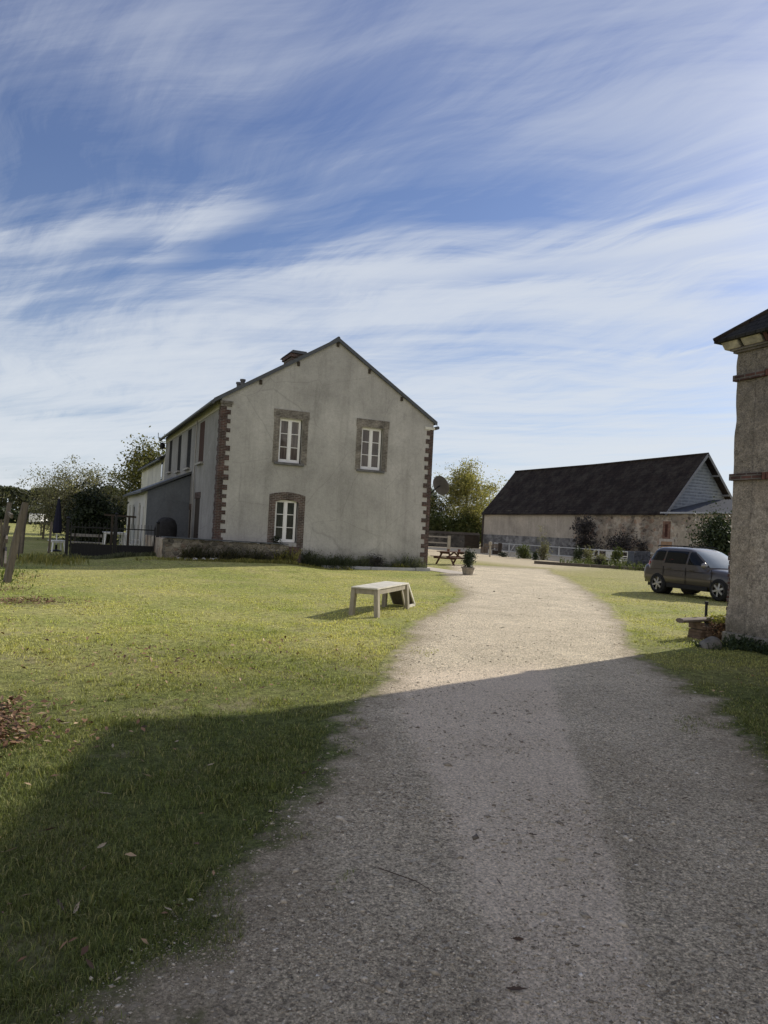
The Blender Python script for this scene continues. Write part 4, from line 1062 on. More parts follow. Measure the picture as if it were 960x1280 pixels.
for x, hh, w in ((.35, 1.5, .12), (2.11, 1.75, .09), (3.74, 1.5, .12)):
    mb = MB(); mb.box(x - w / 2, x + w / 2, 30.89, 30.89 + w, -.05, hh); mb.lathe([(w * .5, hh), (w * .7, hh + .05), (0, hh + .14)], 8, (x, 30.89 + w / 2, 0)); mb.build('post', m_black, gate)
weeds('tall_grass', 'longer dark grass in front of the black gate', .2, 4.2, 30.2, 30.8, 1600, .22, m_weed, 15, .014, cat='grass')

# courtyard behind the gate
m_plastic = plain('white_plastic', (0.74, 0.75, 0.76), 0.4, 0.05, 2)
def patio_table(x, y, rz, w, l, h, label, group=None):
    t = thing('patio_table', label, 'table', (x, y, 0), rz, group)
    mb = MB(); mb.box(-w / 2, w / 2, -l / 2, l / 2, h - .04, h); mb.box(-w / 2 + .04, w / 2 - .04, -l / 2 + .04, l / 2 - .04, h - .1, h - .041); mb.build('tabletop', m_plastic, t, True, bevel=.01)
    for a in (-1, 1):
        for b in (-1, 1):
            mb = MB(); mb.beam((a * (w / 2 - .08), b * (l / 2 - .08), h - .05), (a * (w / 2 - .03), b * (l / 2 - .03), 0), .07, .05, taper=.7); mb.build('leg', m_plastic, t, True)
    return t
def patio_chair(x, y, rz, label, group=None):
    t = thing('patio_chair', label, 'chair', (x, y, 0), rz, group)
    mb = MB(); mb.box(-.24, .24, -.22, .24, .41, .44); mb.build('seat', m_plastic, t, True, bevel=.01)
    mb = MB()
    for i in range(5): mb.beam((-.2 + .1 * i, .23, .44), (-.19 + .095 * i, .34, .86), .06, .02)
    mb.beam((-.24, .34, .88), (.24, .34, .88), .03, .08); mb.build('backrest', m_plastic, t, True)
    for a in (-1, 1):
        for b in (-1, 1):
            mb = MB(); mb.beam((a * .21, b * .2, .42), (a * .25, b * .24, 0), .05, .05, taper=.7); mb.build('leg', m_plastic, t, True)
        mb = MB(); mb.beam((a * .26, -.2, .64), (a * .25, .3, .66), .05, .03); mb.beam((a * .25, -.2, .42), (a * .26, -.2, .65), .04, .04); mb.build('armrest', m_plastic, t, True)
    return t
patio_table(2.5, 37.4, .05, 1.0, .8, .95, 'tall white plastic table behind the black gate')
patio_chair(3.1, 37.9, 2.6, 'white plastic chair between the white table and the annexe')
patio_chair(3.35, 36.9, 1.8, 'white plastic chair closest to the annexe corner')
patio_table(0.0, 35.6, .3, .62, .62, .52, 'small white plastic table under the closed navy parasol')
par = thing('closed_parasol', 'closed navy blue parasol standing above the small white table', 'parasol', (-.02, 36.0, 0))
mb = MB(); mb.tube([(0, 0, 0), (0, 0, 2.45)], .022, 8); mb.build('pole', m_plastic, par, True)
mb = MB(); prof = []
for i in range(15):
    f = i / 14; prof.append((.03 + .15 * (1 - f) ** .8 * (1 - .25 * (f < .07)), .82 + 1.55 * f))
mb.lathe([(0.02, .82)] + prof + [(0, 2.42)], 18)
for i, p_ in enumerate(mb.v):
    a = math.atan2(p_[1], p_[0]); f = 1 + .22 * math.cos(6 * a); mb.v[i] = (p_[0] * f, p_[1] * f, p_[2])
mb.build('canopy', plain('navy_cloth', (0.012, 0.013, 0.03), .8, .3, 8), par, True, smooth=True)
mb = MB(); mb.lathe([(0, 0), (.24, 0), (.24, .05), (.05, .09), (.05, .3), (0, .3)], 16); mb.build('base', m_black, par, True)
# wooden arbour
arb = thing('wooden_arbour', 'dark timber arbour frame behind the black gate', 'arbour', (2.7, 36.2, 0))
for x in (2.3, 3.05):
    mb = MB(); mb.box(x - .05, x + .05, 36.15, 36.25, 0, 1.72); mb.build('post', m_darkwood, arb)
mb = MB(); mb.beam((1.95, 36.2, 1.76), (3.35, 36.2, 1.72), .12, .08); mb.beam((1.95, 36.5, 1.78), (3.35, 36.5, 1.74), .08, .06); mb.build('crossbeam', m_darkwood, arb)
# stone barbecue against the annexe
bbq = thing('barbecue', 'dark domed barbecue oven standing in front of the grey annexe wall', 'barbecue', (4.4, 33.6, 0))
mb = MB(); mb.box(3.98, 4.85, 33.2, 34.0, 0, .95); mb.build('base', plain('sooty_brick', (.035, .033, .032), .9, .4, 5, bump=.01), bbq, bevel=.02)
mb = MB(); mb.lathe([(0.46, .95), (.47, 1.2), (.45, 1.45), (.36, 1.66), (.2, 1.77), (0, 1.80)], 18, (4.42, 33.6, 0)); mb.build('oven_dome', plain('sooty_render', (.025, .025, .027), .9, .4, 6), bbq, smooth=True)
mb = MB(); mb.box(4.9, 5.5, 32.5, 33.4, .1, .8); bench2 = mb.build('storage_box', m_dark); tag(bench2, 'black storage box beside the domed barbecue', 'box')
# bench seats seen as pale bars behind the gate
st = thing('wooden_bench', 'weathered bench in the shade behind the left gate leaf', 'bench', (1.0, 33.2, 0))
m_greywood = wood('grey_weathered_wood', (0.20, 0.19, 0.17), (0.33, 0.31, 0.28), 'x')
mb = MB(); mb.box(.55, 1.75, 33.0, 33.35, .52, .57); mb.build('seat', m_greywood, st, bevel=.006)
mb = MB(); mb.box(.55, 1.75, 33.42, 33.46, .78, .9); mb.build('backrest', m_greywood, st, bevel=.006)
for x in (.65, 1.6):
    mb = MB(); mb.box(x, x + .08, 33.05, 33.4, 0, .52); mb.box(x, x + .06, 33.38, 33.42, .52, .9); mb.build('leg', m_darkwood, st)

# ================================================================== paddock fence on the far left
m_post = wood('split_oak', (0.085, 0.070, 0.055), (0.20, 0.17, 0.135), 'z')
pf = thing('paddock_fence', 'leaning split timber paddock fence at the left edge of the lawn', 'fence', (-1.15, 19.5, 0))
for i, (x, y, hh, w, ln) in enumerate(((-1.05, 19.5, 1.93, .17, .30), (-1.62, 26.2, 1.98, .15, .16), (-1.36, 27.6, 1.9, .10, .26), (-1.28, 29.1, 1.98, .11, .10), (-1.3, 33.0, 1.95, .11, .10))):
    mb = MB(); top = (x + ln, y + .1, hh)
    mid = (x * .5 + top[0] * .5 + rnd.uniform(-.02, .02), (y + top[1]) / 2, hh * .5)
    mb.beam((x, y, -.1), mid, w, w * .8, taper=.96); mb.beam(mid, top, w * .96, w * .77, taper=.85); mb.build('post', m_post, pf)
for z0, z1, ya, yb in ((1.58, 1.64, 19.6, 26.3), (.98, .9, 19.6, 26.3), (1.5, 1.45, 26.2, 33), (.4, .5, 19.6, 26.3)):
    mb = MB(); mb.beam((-1.02 if z0 > 1.2 else -1.1, ya, z0), (-1.48, yb, z1), .05, .1); mb.build('rail', m_post, pf)
for i in range(7):
    mb = MB(); x = -1.45 - .25 * rnd.random(); y = 21 + i * .8; mb.beam((x, y, 0), (x + rnd.uniform(-.1, .25), y + rnd.uniform(-.2, .2), rnd.uniform(.8, 1.5)), .07, .03); mb.build('pale', m_post, pf)
for i, (x, y, hh, w) in enumerate(((-.85, 52.5, 1.45, .14), (-1.15, 60, 1.0, .1), (-0.3, 34.2, 1.35, .09))):
    mb = MB(); mb.beam((x, y, -.05), (x + .05, y, hh), w, w); p_ = mb.build('fence_post', m_post)
    tag(p_, ('lone pale post in the meadow left of the parasol', 'short thin post far out in the meadow', 'slim post standing close beside the left gate post')[i], 'post')
weeds('tall_grass', 'lush long grass round the feet of the paddock fence', -2.0, -.8, 18.5, 23, 600, .13, leafmat('lush_grass', [(0.07, 0.11, 0.02), (0.11, 0.15, 0.03), (0.16, 0.19, 0.05)]), 16, .014, cat='grass')
weeds('tall_grass', 'tufts of long grass on the bank before the gate', -.9, .6, 26.5, 29.5, 700, .3, m_leaf_yellow, 17, .016, cat='grass')

# ---- left background
m_wood_far = leafmat('distant_leaves', [(0.05, 0.065, 0.04), (0.08, 0.09, 0.055), (0.115, 0.12, 0.075)], .2)
n = 16000; u = rng.random(n); ax_ = -75 + 100 * u
hgt_far = 5.6 + 2.4 * vnoise(ax_, ax_ * 0, 5.0, 31) + 1.6 * vnoise(ax_, ax_ * 0 + 9, 1.7, 32)
lump = vnoise(ax_, rng.random(n) * 0 + 3, 2.2, 33)
C = np.stack([ax_, 185 + 6 * rng.random(n) - 4 * lump, hgt_far * np.sqrt(rng.random(n))], 1)
V, F = leaf_quads(C, .55)
tag(npmesh('distant_wood', V, F, m_wood_far), 'low distant wood closing the view on the left', 'wood', kind='stuff')
n = 7000; ax_ = -30 + 36 * rng.random(n); hh = 1.2 + 1.5 * vnoise(ax_, ax_ * 0, 2.5, 41)
C = np.stack([ax_, 118 + 3 * rng.random(n), hh * rng.random(n)], 1); V, F = leaf_quads(C, .3)
tag(npmesh('hedgerow', V, F, m_leaf_conifer), 'dark hedgerow running along the far side of the meadow', 'hedge', kind='stuff')
tree('apple_tree', 'rounded greyish apple tree beyond the parasol', 1.0, 52, 4.5, [(0, 1.2), (.25, 2.5), (.55, 2.8), (.8, 2.3), (1, 1.0)], .2, m_leaf_olive, 34, 9, 24000, .062, .34, .16, 3)
bush('laurel_bush', 'big dark evergreen bush behind the black gate', 1.55, 40.5, 1.25, 1.1, 2.75, m_leaf_dark, 7000, .085, 5, lumps=26)
bush('hedge_bush', 'low dark bush below the white annexe roof end', 3.0, 49.5, 1.2, 1.4, 2.4, m_leaf_dark, 3000, .09, 6, lumps=16)
tree('walnut_tree', 'green and yellowing tree rising behind the annexe', 7.2, 66, 7.9, [(0, .8), (.3, 2.6), (.6, 3.3), (.8, 2.6), (1, .7)], .25, leafmat('yellowing_leaves', [(0.06, 0.075, 0.025), (0.11, 0.115, 0.035), (0.20, 0.17, 0.055)]), 22, 6, 16000, .12, .5, .22, 9)
van = thing('parked_vehicle', 'tiny white vehicle parked far off at the meadow edge', 'vehicle', (-2.5, 112, 0), 1.2)
mb = MB(); mb.prism([(-1.3, -.8, .35), (1.3, -.8, .35), (1.3, -.8, .9), (.75, -.8, 1.0), (.35, -.8, 1.5), (-1.2, -.8, 1.55), (-1.3, -.8, 1.0)], (0, 1.6, 0)); mb.build('body', m_white, van, True, bevel=.06)
mb = MB(); mb.prism([(.7, -.82, 1.0), (.36, -.82, 1.42), (-.3, -.82, 1.45), (-.3, -.82, 1.0)], (0, 1.64, 0)); mb.build('window', m_dark, van, True)
for x in (-.85, .85):
    for y in (-.72, .72):
        mb = MB(); mb.lathe([(0, -.09), (.3, -.09), (.32, 0), (.3, .09), (0, .09)], 14, (x, y, .32), 'y'); mb.build('wheel', m_black, van, True)

# ================================================================== BARN
BX, BY0, BY1, BW, BHE, BHR = 49.06, 49.04, 78.7, 8.98, 4.77, 10.09
barn = thing('stone_barn', 'long stone barn with a steep dark tiled roof behind the yard', 'barn', (BX, BY0, 0))
YS = 61.0
mb = MB(); mb.poly([(BX, BY0, -.2), (BX, YS, -.2), (BX, YS, BHE), (BX, BY0, BHE)]); mb.poly([(BX, BY0 - .0, -.2), (BX + BW, BY0, -.2), (BX + BW, BY0, BHE), (BX, BY0, BHE)])
mb.build('stone_wall', m_rubble_x, barn)
mb = MB(); mb.box(BX - .03, BX + .2, YS, BY1, -.2, BHE)
mb.build('plastered_wall', m_barnplaster, barn)
mb = MB(); mb.box(BX - .06, BX - .0, YS - .3, BY1 + .02, -.2, 1.84)
mb.build('base_wall', m_barnbase, barn)
mb = MB(); mb.poly([(BX, BY1, -.2), (BX + BW, BY1, -.2), (BX + BW, BY1, BHE), (BX + BW / 2, BY1, BHR), (BX, BY1, BHE)]); mb.poly([(BX + BW, BY0, -.2), (BX + BW, BY1, -.2), (BX + BW, BY1, BHE), (BX + BW, BY0, BHE)])
mb.build('rear_wall', m_rubble_y, barn)
mb = MB(); mb.box(BX - .12, BX + .2, BY1 - .02, BY1 + .3, -.2, BHE - .1); mb.build('corner_post', m_darkwood, barn)
mb = MB(); mb.box(BX - .05, BX - .031, YS + .02, BY1 - .1, BHE - .17, BHE - .03); mb.build('wall_plate', m_darkwood, barn)
# cladding boards on the gable
t = NT('slate_blue_boards'); wv_ = t.new('ShaderNodeTexWave', wave_type='BANDS', bands_direction='Z'); t.link(t.obj(), wv_.inputs[0]); wv_.inputs['Scale'].default_value = 1.1; wv_.inputs['Distortion'].default_value = 1.6; wv_.inputs['Detail'].default_value = 3
t.base(t.mix(t.ramp(t.noise(3, 5, .7), (.35, 0), (.65, 1)), t.mix(t.ramp(wv_.outputs[1], (.2, 0), (.5, 1)), (0.10, 0.122, 0.16), (0.20, 0.235, 0.29)), (0.27, 0.30, 0.345))); t.bump(wv_.outputs[1], .8, .03)
mb = MB(); yy = BY0 + .02
ns = 18
for i in range(ns):
    za = BHE + (BHR - BHE) * i / ns; zb = BHE + (BHR - BHE) * (i + 1) / ns
    ha = BW / 2 * (1 - i / ns); hb = BW / 2 * (1 - (i + 1) / ns); c = BX + BW / 2
    mb.add([(c - ha, yy - .03, za), (c + ha, yy - .03, za), (c + hb, yy - .005, zb), (c - hb, yy - .005, zb), (c - ha, yy, za), (c + ha, yy, za)], [(0, 1, 2, 3), (0, 1, 5, 4)])
mb.build('gable_cladding', t.m, barn)
# roof with slight sag, ridge and verge
mb = MB(); bp = (BHR - BHE) / (BW / 2); o_ = .35; NY = 30; NX = 6
for side in (-1, 1):
    rows = []
    for i in range(NX + 1):
        f = i / NX; x = BX + BW / 2 + side * (BW / 2 + o_) * (1 - f)
        row = []
        for j in range(NY + 1):
            y = BY0 - .75 + (BY1 - BY0 + .95) * j / NY
            z = BHR + .05 - (BW / 2 + o_) * (1 - f) * bp - .10 * math.sin(math.pi * j / NY) * f - .05 * math.sin(math.pi * f) + .02 * rnd.uniform(-1, 1)
            row.append((x, y, z))
        rows.append(row)
    base_ = len(mb.v); mb.v += [p for r_ in rows for p in r_]; nn = (NX + 1) * (NY + 1)
    mb.v += [(p[0], p[1], p[2] - .13) for r_ in rows for p in r_]
    W_ = NY + 1
    for i in range(NX):
        for j in range(NY):
            q_ = (base_ + i * W_ + j, base_ + i * W_ + j + 1, base_ + (i + 1) * W_ + j + 1, base_ + (i + 1) * W_ + j)
            mb.f.append(q_); mb.f.append(tuple(v + nn for v in q_[::-1]))
    for i in range(NX):
        for j in (0, NY):
            a_ = base_ + i * W_ + j; b_ = base_ + (i + 1) * W_ + j; mb.f.append((a_, b_, b_ + nn, a_ + nn))
    for j in range(NY):
        a_ = base_ + j; b_ = a_ + 1; mb.f.append((a_, b_, b_ + nn, a_ + nn))
broof = mb.build('roof', m_barntile, barn)
mb = MB(); mb.tube([(BX + BW / 2, BY0 - .75, BHR + .05), (BX + BW / 2, (BY0 + BY1) / 2, BHR - .04), (BX + BW / 2, BY1 + .2, BHR + .05)], .12, 8); mb.build('ridge_tiles', m_barntile, broof)
mb = MB()
for side in (-1, 1):
    xe = BX + BW / 2 + side * (BW / 2 + o_)
    mb.beam((xe, BY0 - .77, BHR - (BW / 2 + o_) * bp - .06), (BX + BW / 2, BY0 - .77, BHR - .03), .04, .22, up=(0, 1, 0) if False else (0, 0, 1))
mb.build('verge_board', plain('pale_verge', (.2, .21, .23), .7, .2), barn)
for f in (.3, .62, .93):
    for side in (1,):
        x = BX + BW / 2 + side * BW / 2 * f; z = BHR - BW / 2 * f * bp - .28
        mb = MB(); mb.beam((x, BY0 + .0, z), (x, BY0 - .74, z), .14, .16); mb.build('purlin_end', plain('grey_timber', (.2, .21, .23), .8, .2), barn)
# brick details on the barn / shed wall
# shed built on to the gable end
shed = thing('lean_to_shed', 'stone lean-to shed with a grey corrugated roof at the barn gable', 'shed', (BX, 39.5, 0))
SY0 = 38.5; SYT = BY0 - .8
mb = MB(); mb.poly([(BX - .02, SY0, -.2), (BX - .02, BY0 - .01, -.2), (BX - .02, BY0 - .01, 4.5), (BX - .02, SY0, 4.5)]); mb.poly([(BX - .02, SY0, -.2), (BX + 6, SY0, -.2), (BX + 6, SY0, 5.9), (BX - .02, SY0, 4.5)]); mb.poly([(BX + 6, SY0, -.2), (BX + 6, BY0, -.2), (BX + 6, BY0, 5.9), (BX + 6, SY0, 5.9)])
mb.build('wall', m_rubble_x, shed)
mb = MB(); NW = 150; x0, z0, x1, z1 = BX - .3, 4.52, BX + 6.1, 6.05
for j in range(NW + 1):
    y = SY0 - .2 + (BY0 - .05 - SY0 + .2) * j / NW; dz = .022 * math.cos(j * math.pi / 1.0 * .5)
    mb.v += [(x0, y, z0 + dz), (x1, y, z1 + dz)]
for j in range(NW): mb.f.append((2 * j, 2 * j + 1, 2 * j + 3, 2 * j + 2))
mb.build('corrugated_roof', plain('grey_sheet', (0.055, 0.062, 0.08), .8, .25, 3, spec=.1), shed)
mb = MB(); mb.box(x0 - .03, x0, SY0 - .2, BY0 - .05, 4.42, 4.56); mb.build('fascia', plain('pale_fascia', (.4, .41, .43), .6, .1), shed)
m_orange = brick('orange_brick', 'yz', (0.30, 0.125, 0.075), (0.21, 0.085, 0.055), (.3, .25, .2))
mb = MB(); mb.box(BX - .07, BX - .021, 48.0, 48.85, 2.2, 3.75); nb = mb.build('brick_panel', m_orange, shed)
mb = MB(); mb.box(BX - .066 - .02, BX - .0705, 48.28, 48.58, 2.35, 3.5); mb.build('slit_opening', plain('rust_dark', (.07, .028, .02), .9, .3), nb)
mb = MB(); mb.box(BX - .06, BX - .021, 47.75, 49.0, .6, 1.95); mb.build('blocked_doorway', plain('tan_plaster', (.40, .25, .15), .9, .25, 3), shed)
mb = MB(); mb.box(BX - .075, BX - .021, 49.02, 49.2, .3, 2.2); mb.box(BX - .075, BX - .021, 47.5, 47.7, .3, 2.2); mb.box(BX - .07, BX - .021, 47.5, 49.2, 1.96, 2.2); mb.build('stone_jamb', plain('pale_jamb', (.5, .44, .37), .9, .2), shed)
mb = MB(); mb.box(BX - .06, BX - .021, 45.9, 47.1, .6, 2.5)
for i in range(8):
    a0 = math.pi * i / 8; a1 = math.pi * (i + 1) / 8
    mb.prism([(BX - .06, 46.5 + .6 * math.cos(a0), 2.5), (BX - .06, 46.5 + .6 * math.cos(a1), 2.5), (BX - .06, 46.5 + .6 * math.cos(a1), 2.505 + .45 * math.sin(a1)), (BX - .06, 46.5 + .6 * math.cos(a0), 2.505 + .45 * math.sin(a0))], (.038, 0, 0))
mb.build('blocked_arch', plain('pale_plaster', (.42, .36, .28), .9, .25, 3, bump=.01), shed)

# yard wall behind, joining the barn
yw = thing('yard_wall', 'dark stone yard wall between the house and the far end of the barn', 'wall', (30, 79.5, 0))
mb = MB(); mb.box(24, BX - .15, 79.3, 79.7, -.1, 1.65); mb.build('stonework', rubble('dark_rubble', 'xz', [(.07, .065, .06), (.13, .12, .11), (.05, .047, .045), (.17, .15, .13)], (.12, .115, .105), 3.0), yw)
mb = MB(); mb.prism([(24, 79.2, 1.65), (24, 79.8, 1.65), (24, 79.5, 1.95)], (BX - .15 - 24, 0, 0)); mb.build('coping', m_barntile, yw)
mb = MB(); mb.box(46.7, 48.7, 79.27, 79.3, 0, 1.6); mb.build('door', m_darkwood, yw)

# trees behind the yard
tree('tall_tree', 'tall pale green tree behind the yard wall left of the barn', 56.0, 95, 11.6, [(0, 2.0), (.2, 4.6), (.45, 5.6), (.7, 4.4), (.88, 2.4), (1, .6)], .28, m_leaf_birch, 34, 8, 30000, .14, .66, .10, 21)
tree('tall_tree', 'slender greyer tree right behind the satellite dish', 50.3, 96, 8.8, [(0, 1.2), (.25, 2.2), (.6, 2.2), (.85, 1.2), (1, .4)], .2, m_leaf_mid, 18, 6, 7000, .14, .45, .12, 22)
bush('bramble', 'dark green thicket at the foot of the trees behind the yard wall', 54.0, 91.5, 5.0, 1.5, 4.3, m_leaf_mid, 8000, .17, 23, lumps=30)
bush('bramble', 'dull green thicket behind the yard wall close to the house corner', 48.5, 92, 3.4, 1.5, 4.2, m_leaf_mid, 5000, .17, 24, lumps=22)

# planting against the barn
tree('dark_tree', 'dark purplish column of a shrub against the barn wall', 47.6, 57.6, 4.0, [(0, .5), (.3, .95), (.6, .9), (.85, .7), (1, .3)], .09, m_leaf_purple, 16, 5, 3600, .10, .22, .12, 25, cat='shrub')
bush('climber', 'bare looking dark climber spread low on the barn wall', 48.3, 53.3, .6, 2.2, 2.7, m_leaf_purple, 2000, .09, 26, lumps=20)
bush('climber', 'thin dark growth on the barn wall left of the brick slit', 48.5, 51.0, .4, 1.1, 1.9, m_leaf_purple, 500, .09, 27, lumps=10)
bush('yew_bush', 'large dark green bush against the shed wall above the car', 44.2, 38.6, 1.5, 1.7, 3.9, m_leaf_conifer, 9000, .10, 28, lumps=34)

# ================================================================== white rail fence
m_rail = plain('white_rail', (.52, .52, .50), .6, .08, 4)
rf = thing('rail_fence', 'long white two rail fence along the barn side of the yard', 'fence', (43, 55, 0))
for y in np.arange(44.6, 67, 2.75):
    mb = MB(); mb.box(42.95, 43.05, y - .05, y + .05, -.05, 1.02); mb.build('post', m_rail, rf)
for z in (.93, .16):
    mb = MB(); mb.beam((42.92, 43.6, z + .03), (42.92, 66.6, z), .05, .075); mb.build('rail', m_rail, rf)
# diagonal white bar standing by it
mb = MB(); mb.beam((41.5, 61.6, 0), (41.9, 61.2, .95), .07, .05); tag(mb.build('leaning_bar', m_rail), 'white bar leaning against the left end of the rail fence', 'bar')
# timber kerb along the bed
kb = thing('timber_kerb', 'line of dark timber sleepers edging the planted bed before the barn', 'kerb', (31, 37, 0))
m_sleeper = wood('sleeper', (.06, .05, .042), (.17, .145, .115), 'y')
kp = [(28.84, 39.8), (29.9, 38.5), (31.29, 37.18), (32.42, 36.1), (33.42, 34.85), (34.4, 33.6), (35.6, 32.0)]
for (a, b), (c, d) in zip(kp, kp[1:]):
    mb = MB(); mb.beam((a, b, .09), (c * .985 + a * .015, d * .985 + b * .015, .09), .22, .2); mb.build('sleeper', m_sleeper, kb, bevel=.015)
weeds('bed_plants', 'low straggling plants filling the bed behind the timber kerb', 32.0, 37.5, 34.2, 41.5, 700, .5, m_leaf_mid, 33, .02, cat='plants', leafy=6, lsize=.05)
P = []
# shrubs in the bed (positions follow the line of the bed)
bush('box_bush', 'rounded green bush at the left end of the bed before the barn', 34.2, 48.6, .72, .65, .95, m_leaf_mid, 1700, .06, 41)
bush('grey_shrub', 'greyish feathery shrub in the bed right of the rounded bush', 34.6, 46.6, .55, .5, 1.4, m_leaf_olive, 1200, .06, 42)
bush('dark_shrub', 'dark upright shrub in the bed below the slim sapling', 33.6, 46.3, .28, .28, .85, m_leaf_conifer, 700, .05, 43)
bush('dark_shrub', 'dark green upright shrub in the middle of the bed', 34.6, 42.6, .42, .42, 1.1, m_leaf_conifer, 1200, .05, 44)
bush('olive_shrub', 'loose olive shrub next to the dark shrub in the middle of the bed', 35.3, 42.3, .6, .5, 1.1, m_leaf_olive, 900, .06, 45)
bush('tub_plant', 'low bush spilling from the dark tub in the bed', 33.2, 38.4, .6, .5, .55, m_leaf_olive, 900, .05, 46, z0=.25)
mb = MB(); mb.lathe([(0, 0), (.36, 0), (.46, .42), (.5, .44), (.5, .48), (.42, .46), (0, .42)], 20, (33.2, 38.4, 0)); tag(mb.build('planter_tub', m_dark, smooth=False), 'dark round planter tub at the edge of the bed', 'planter')
bush('ivy_bush', 'leafy green bush between the white frame and the grey panel', 35.2, 39.0, .45, .45, 1.2, m_leaf_mid, 900, .06, 47)
tree('sapling', 'slim bare sapling with a pale stem in the bed', 34.3, 46.5, 2.5, [(0, .1), (.4, .25), (.7, .2), (1, .08)], .03, m_leaf_olive, 8, 3, 160, .05, .12, .3, 48)
bush('dark_shrub', 'low dark clump by the left end of the bed', 33.4, 50.4, .5, .4, .4, m_leaf_dark, 500, .05, 49)
# white metal frame seat
wf = thing('white_garden_bench', 'white metal framed garden bench standing in the bed', 'bench', (36.3, 41.3, 0), -1.2)
mb = MB()
for x in (-1.3, 1.3): mb.tube([(x, .35, 0), (x, .35, 1.05)], .03, 6); mb.tube([(x, -.3, 0), (x, -.3, .7), (x, .35, .7)], .03, 6)
mb.tube([(-1.3, .35, 1.02), (1.3, .35, 1.02)], .03, 6); mb.tube([(-1.3, .35, .55), (1.3, .35, .55)], .03, 6); mb.build('frame', m_rail, wf, True)
mb = MB()
for y in (-.25, -.1, .05, .2): mb.box(-1.28, 1.28, y - .05, y + .05, .44, .47)
mb.build('seat', m_rail, wf, True)
mb = MB(); mb.box(-.35, .1, .32, .38, .5, .98); mb.build('backrest', m_rail, wf, True)
# leaning grey panels (cold frame lids)
gp = thing('cold_frame', 'dark grey sheet panels propped up at the end of the bed by the car', 'cold frame', (35.2, 37.2, 0), -1.05)
m_panel = plain('grey_panel', (.055, .058, .064), .6, .95, 5, spec=.15)
mb = MB(); mb.prism([(-.1, -.35, .08), (.95, -.35, .08), (.7, .25, 1.15), (-.25, .25, 1.15)], (.02, .05, .02)); mb.build('sheet', m_panel, gp, True)
mb = MB(); mb.prism([(-.6, -.3, .08), (-.12, -.3, .08), (-.3, .2, 1.12), (-.7, .2, 1.12)], (.02, .05, .02)); mb.build('sheet', m_verge, gp, True)
mb = MB(); mb.beam((-.5, .3, 0), (-.45, .22, 1.1), .06, .06); mb.beam((.6, .4, 0), (.5, .3, 1.1), .06, .06); mb.build('prop', m_darkwood, gp, True)

# wooden bench and post at the yard end
wb = thing('slatted_bench', 'weathered slatted bench facing the yard at the end of the rail fence', 'bench', (36.8, 57.5, 0), R(-60))
m_bwood = wood('bench_wood', (.13, .10, .075), (.24, .19, .14), 'x')
mb = MB()
for y in (-.2, -.05, .1): mb.box(-.95, .95, y - .06, y + .06, .43, .46)
mb.build('seat', m_bwood, wb, True)
mb = MB()
for z in (.6, .75, .88): mb.box(-.95, .95, .24, .27, z - .05, z + .05)
mb.build('backrest', m_bwood, wb, True)
for x in (-.85, .85):
    mb = MB(); mb.box(x - .04, x + .04, -.24, -.16, 0, .62); mb.box(x - .04, x + .04, .2, .235, 0, .92); mb.box(x - .04, x + .04, -.24, .2, .6, .65); mb.build('leg', m_bwood, wb, True)
mb = MB(); mb.box(35.95, 36.2, 54.9, 55.15, -.05, 1.08); tag(mb.build('gate_post', m_darkwood, bevel=.02), 'stout dark post at the left end of the white rail fence', 'post')
mb = MB(); mb.box(37.2, 37.75, 59.6, 60.1, 0, .52); tag(mb.build('wooden_tub', m_bwood, bevel=.02), 'small square wooden tub left of the slatted bench', 'tub')
mb = MB(); mb.box(36.6, 37.0, 56.7, 57.1, 0, .38); tag(mb.build('low_box', m_darkwood, bevel=.02), 'low dark box under the slatted bench', 'box')
# post and rail fence near the house
nf = thing('paddock_rail', 'plain post and rail fence behind the picnic table', 'fence', (32.8, 58.5, 0))
m_palepost = wood('pale_post', (.26, .24, .19), (.42, .39, .32), 'z')
mb = MB(); mb.box(32.7, 32.92, 58.4, 58.6, -.05, 1.5); mb.build('post', m_palepost, nf)
mb = MB(); mb.box(26.7, 26.9, 64.4, 64.6, -.05, 1.5); mb.build('post', m_palepost, nf)
for z in (1.35, .8):
    mb = MB(); mb.beam((26.8, 64.5, z + .05), (32.8, 58.5, z), .05, .12); mb.build('rail', m_greywood, nf)
mb = MB(); mb.tube([(31.6, 49.6, 0), (31.6, 49.6, .95)], .07, 8); mb.lathe([(.07, .95), (.13, .97), (.13, 1.2), (0, 1.24)], 10, (31.6, 49.6, 0)); tag(mb.build('lamp_bollard', m_palepost), 'short pale bollard with a round head behind the potted shrub', 'bollard')

# ================================================================== picnic table + potted shrub
pic = thing('picnic_table', 'brown wooden picnic table with attached benches to the right of the house', 'picnic table', (19.75, 34.6, 0), R(18))
m_pic = wood('stained_wood', (.075, .038, .026), (.125, .065, .043), 'x')
mb = MB()
for i in range(5): mb.box(-1.0, 1.0, -.36 + i * .145, -.36 + i * .145 + .135, .70, .735)
mb.build('tabletop', m_pic, pic, True, bevel=.005)
for s in (-1, 1):
    mb = MB()
    for q_ in (0, 1): mb.box(-1.0, 1.0, s * .68 - .14 + q_ * .145, s * .68 - .14 + q_ * .145 + .135, .42, .455)
    mb.build('bench_seat', m_pic, pic, True, bevel=.005)
for x in (-.68, .68):
    for s in (-1, 1):
        mb = MB(); mb.beam((x, s * .22, .70), (x, s * .66, 0), .05, .1, up=(1, 0, 0)); mb.build('leg', m_pic, pic, True)
    mb = MB(); mb.box(x - .075, x - .028, -.8, .8, .32, .419); mb.box(x - .075, x - .028, -.34, .34, .60, .699); mb.build('crossbar', m_pic, pic, True)
mb = MB(); mb.beam((-.6, 0, .36), (0, 0, .69), .05, .08); mb.beam((.6, 0, .36), (0, 0, .69), .05, .08); mb.build('brace', m_pic, pic, True)
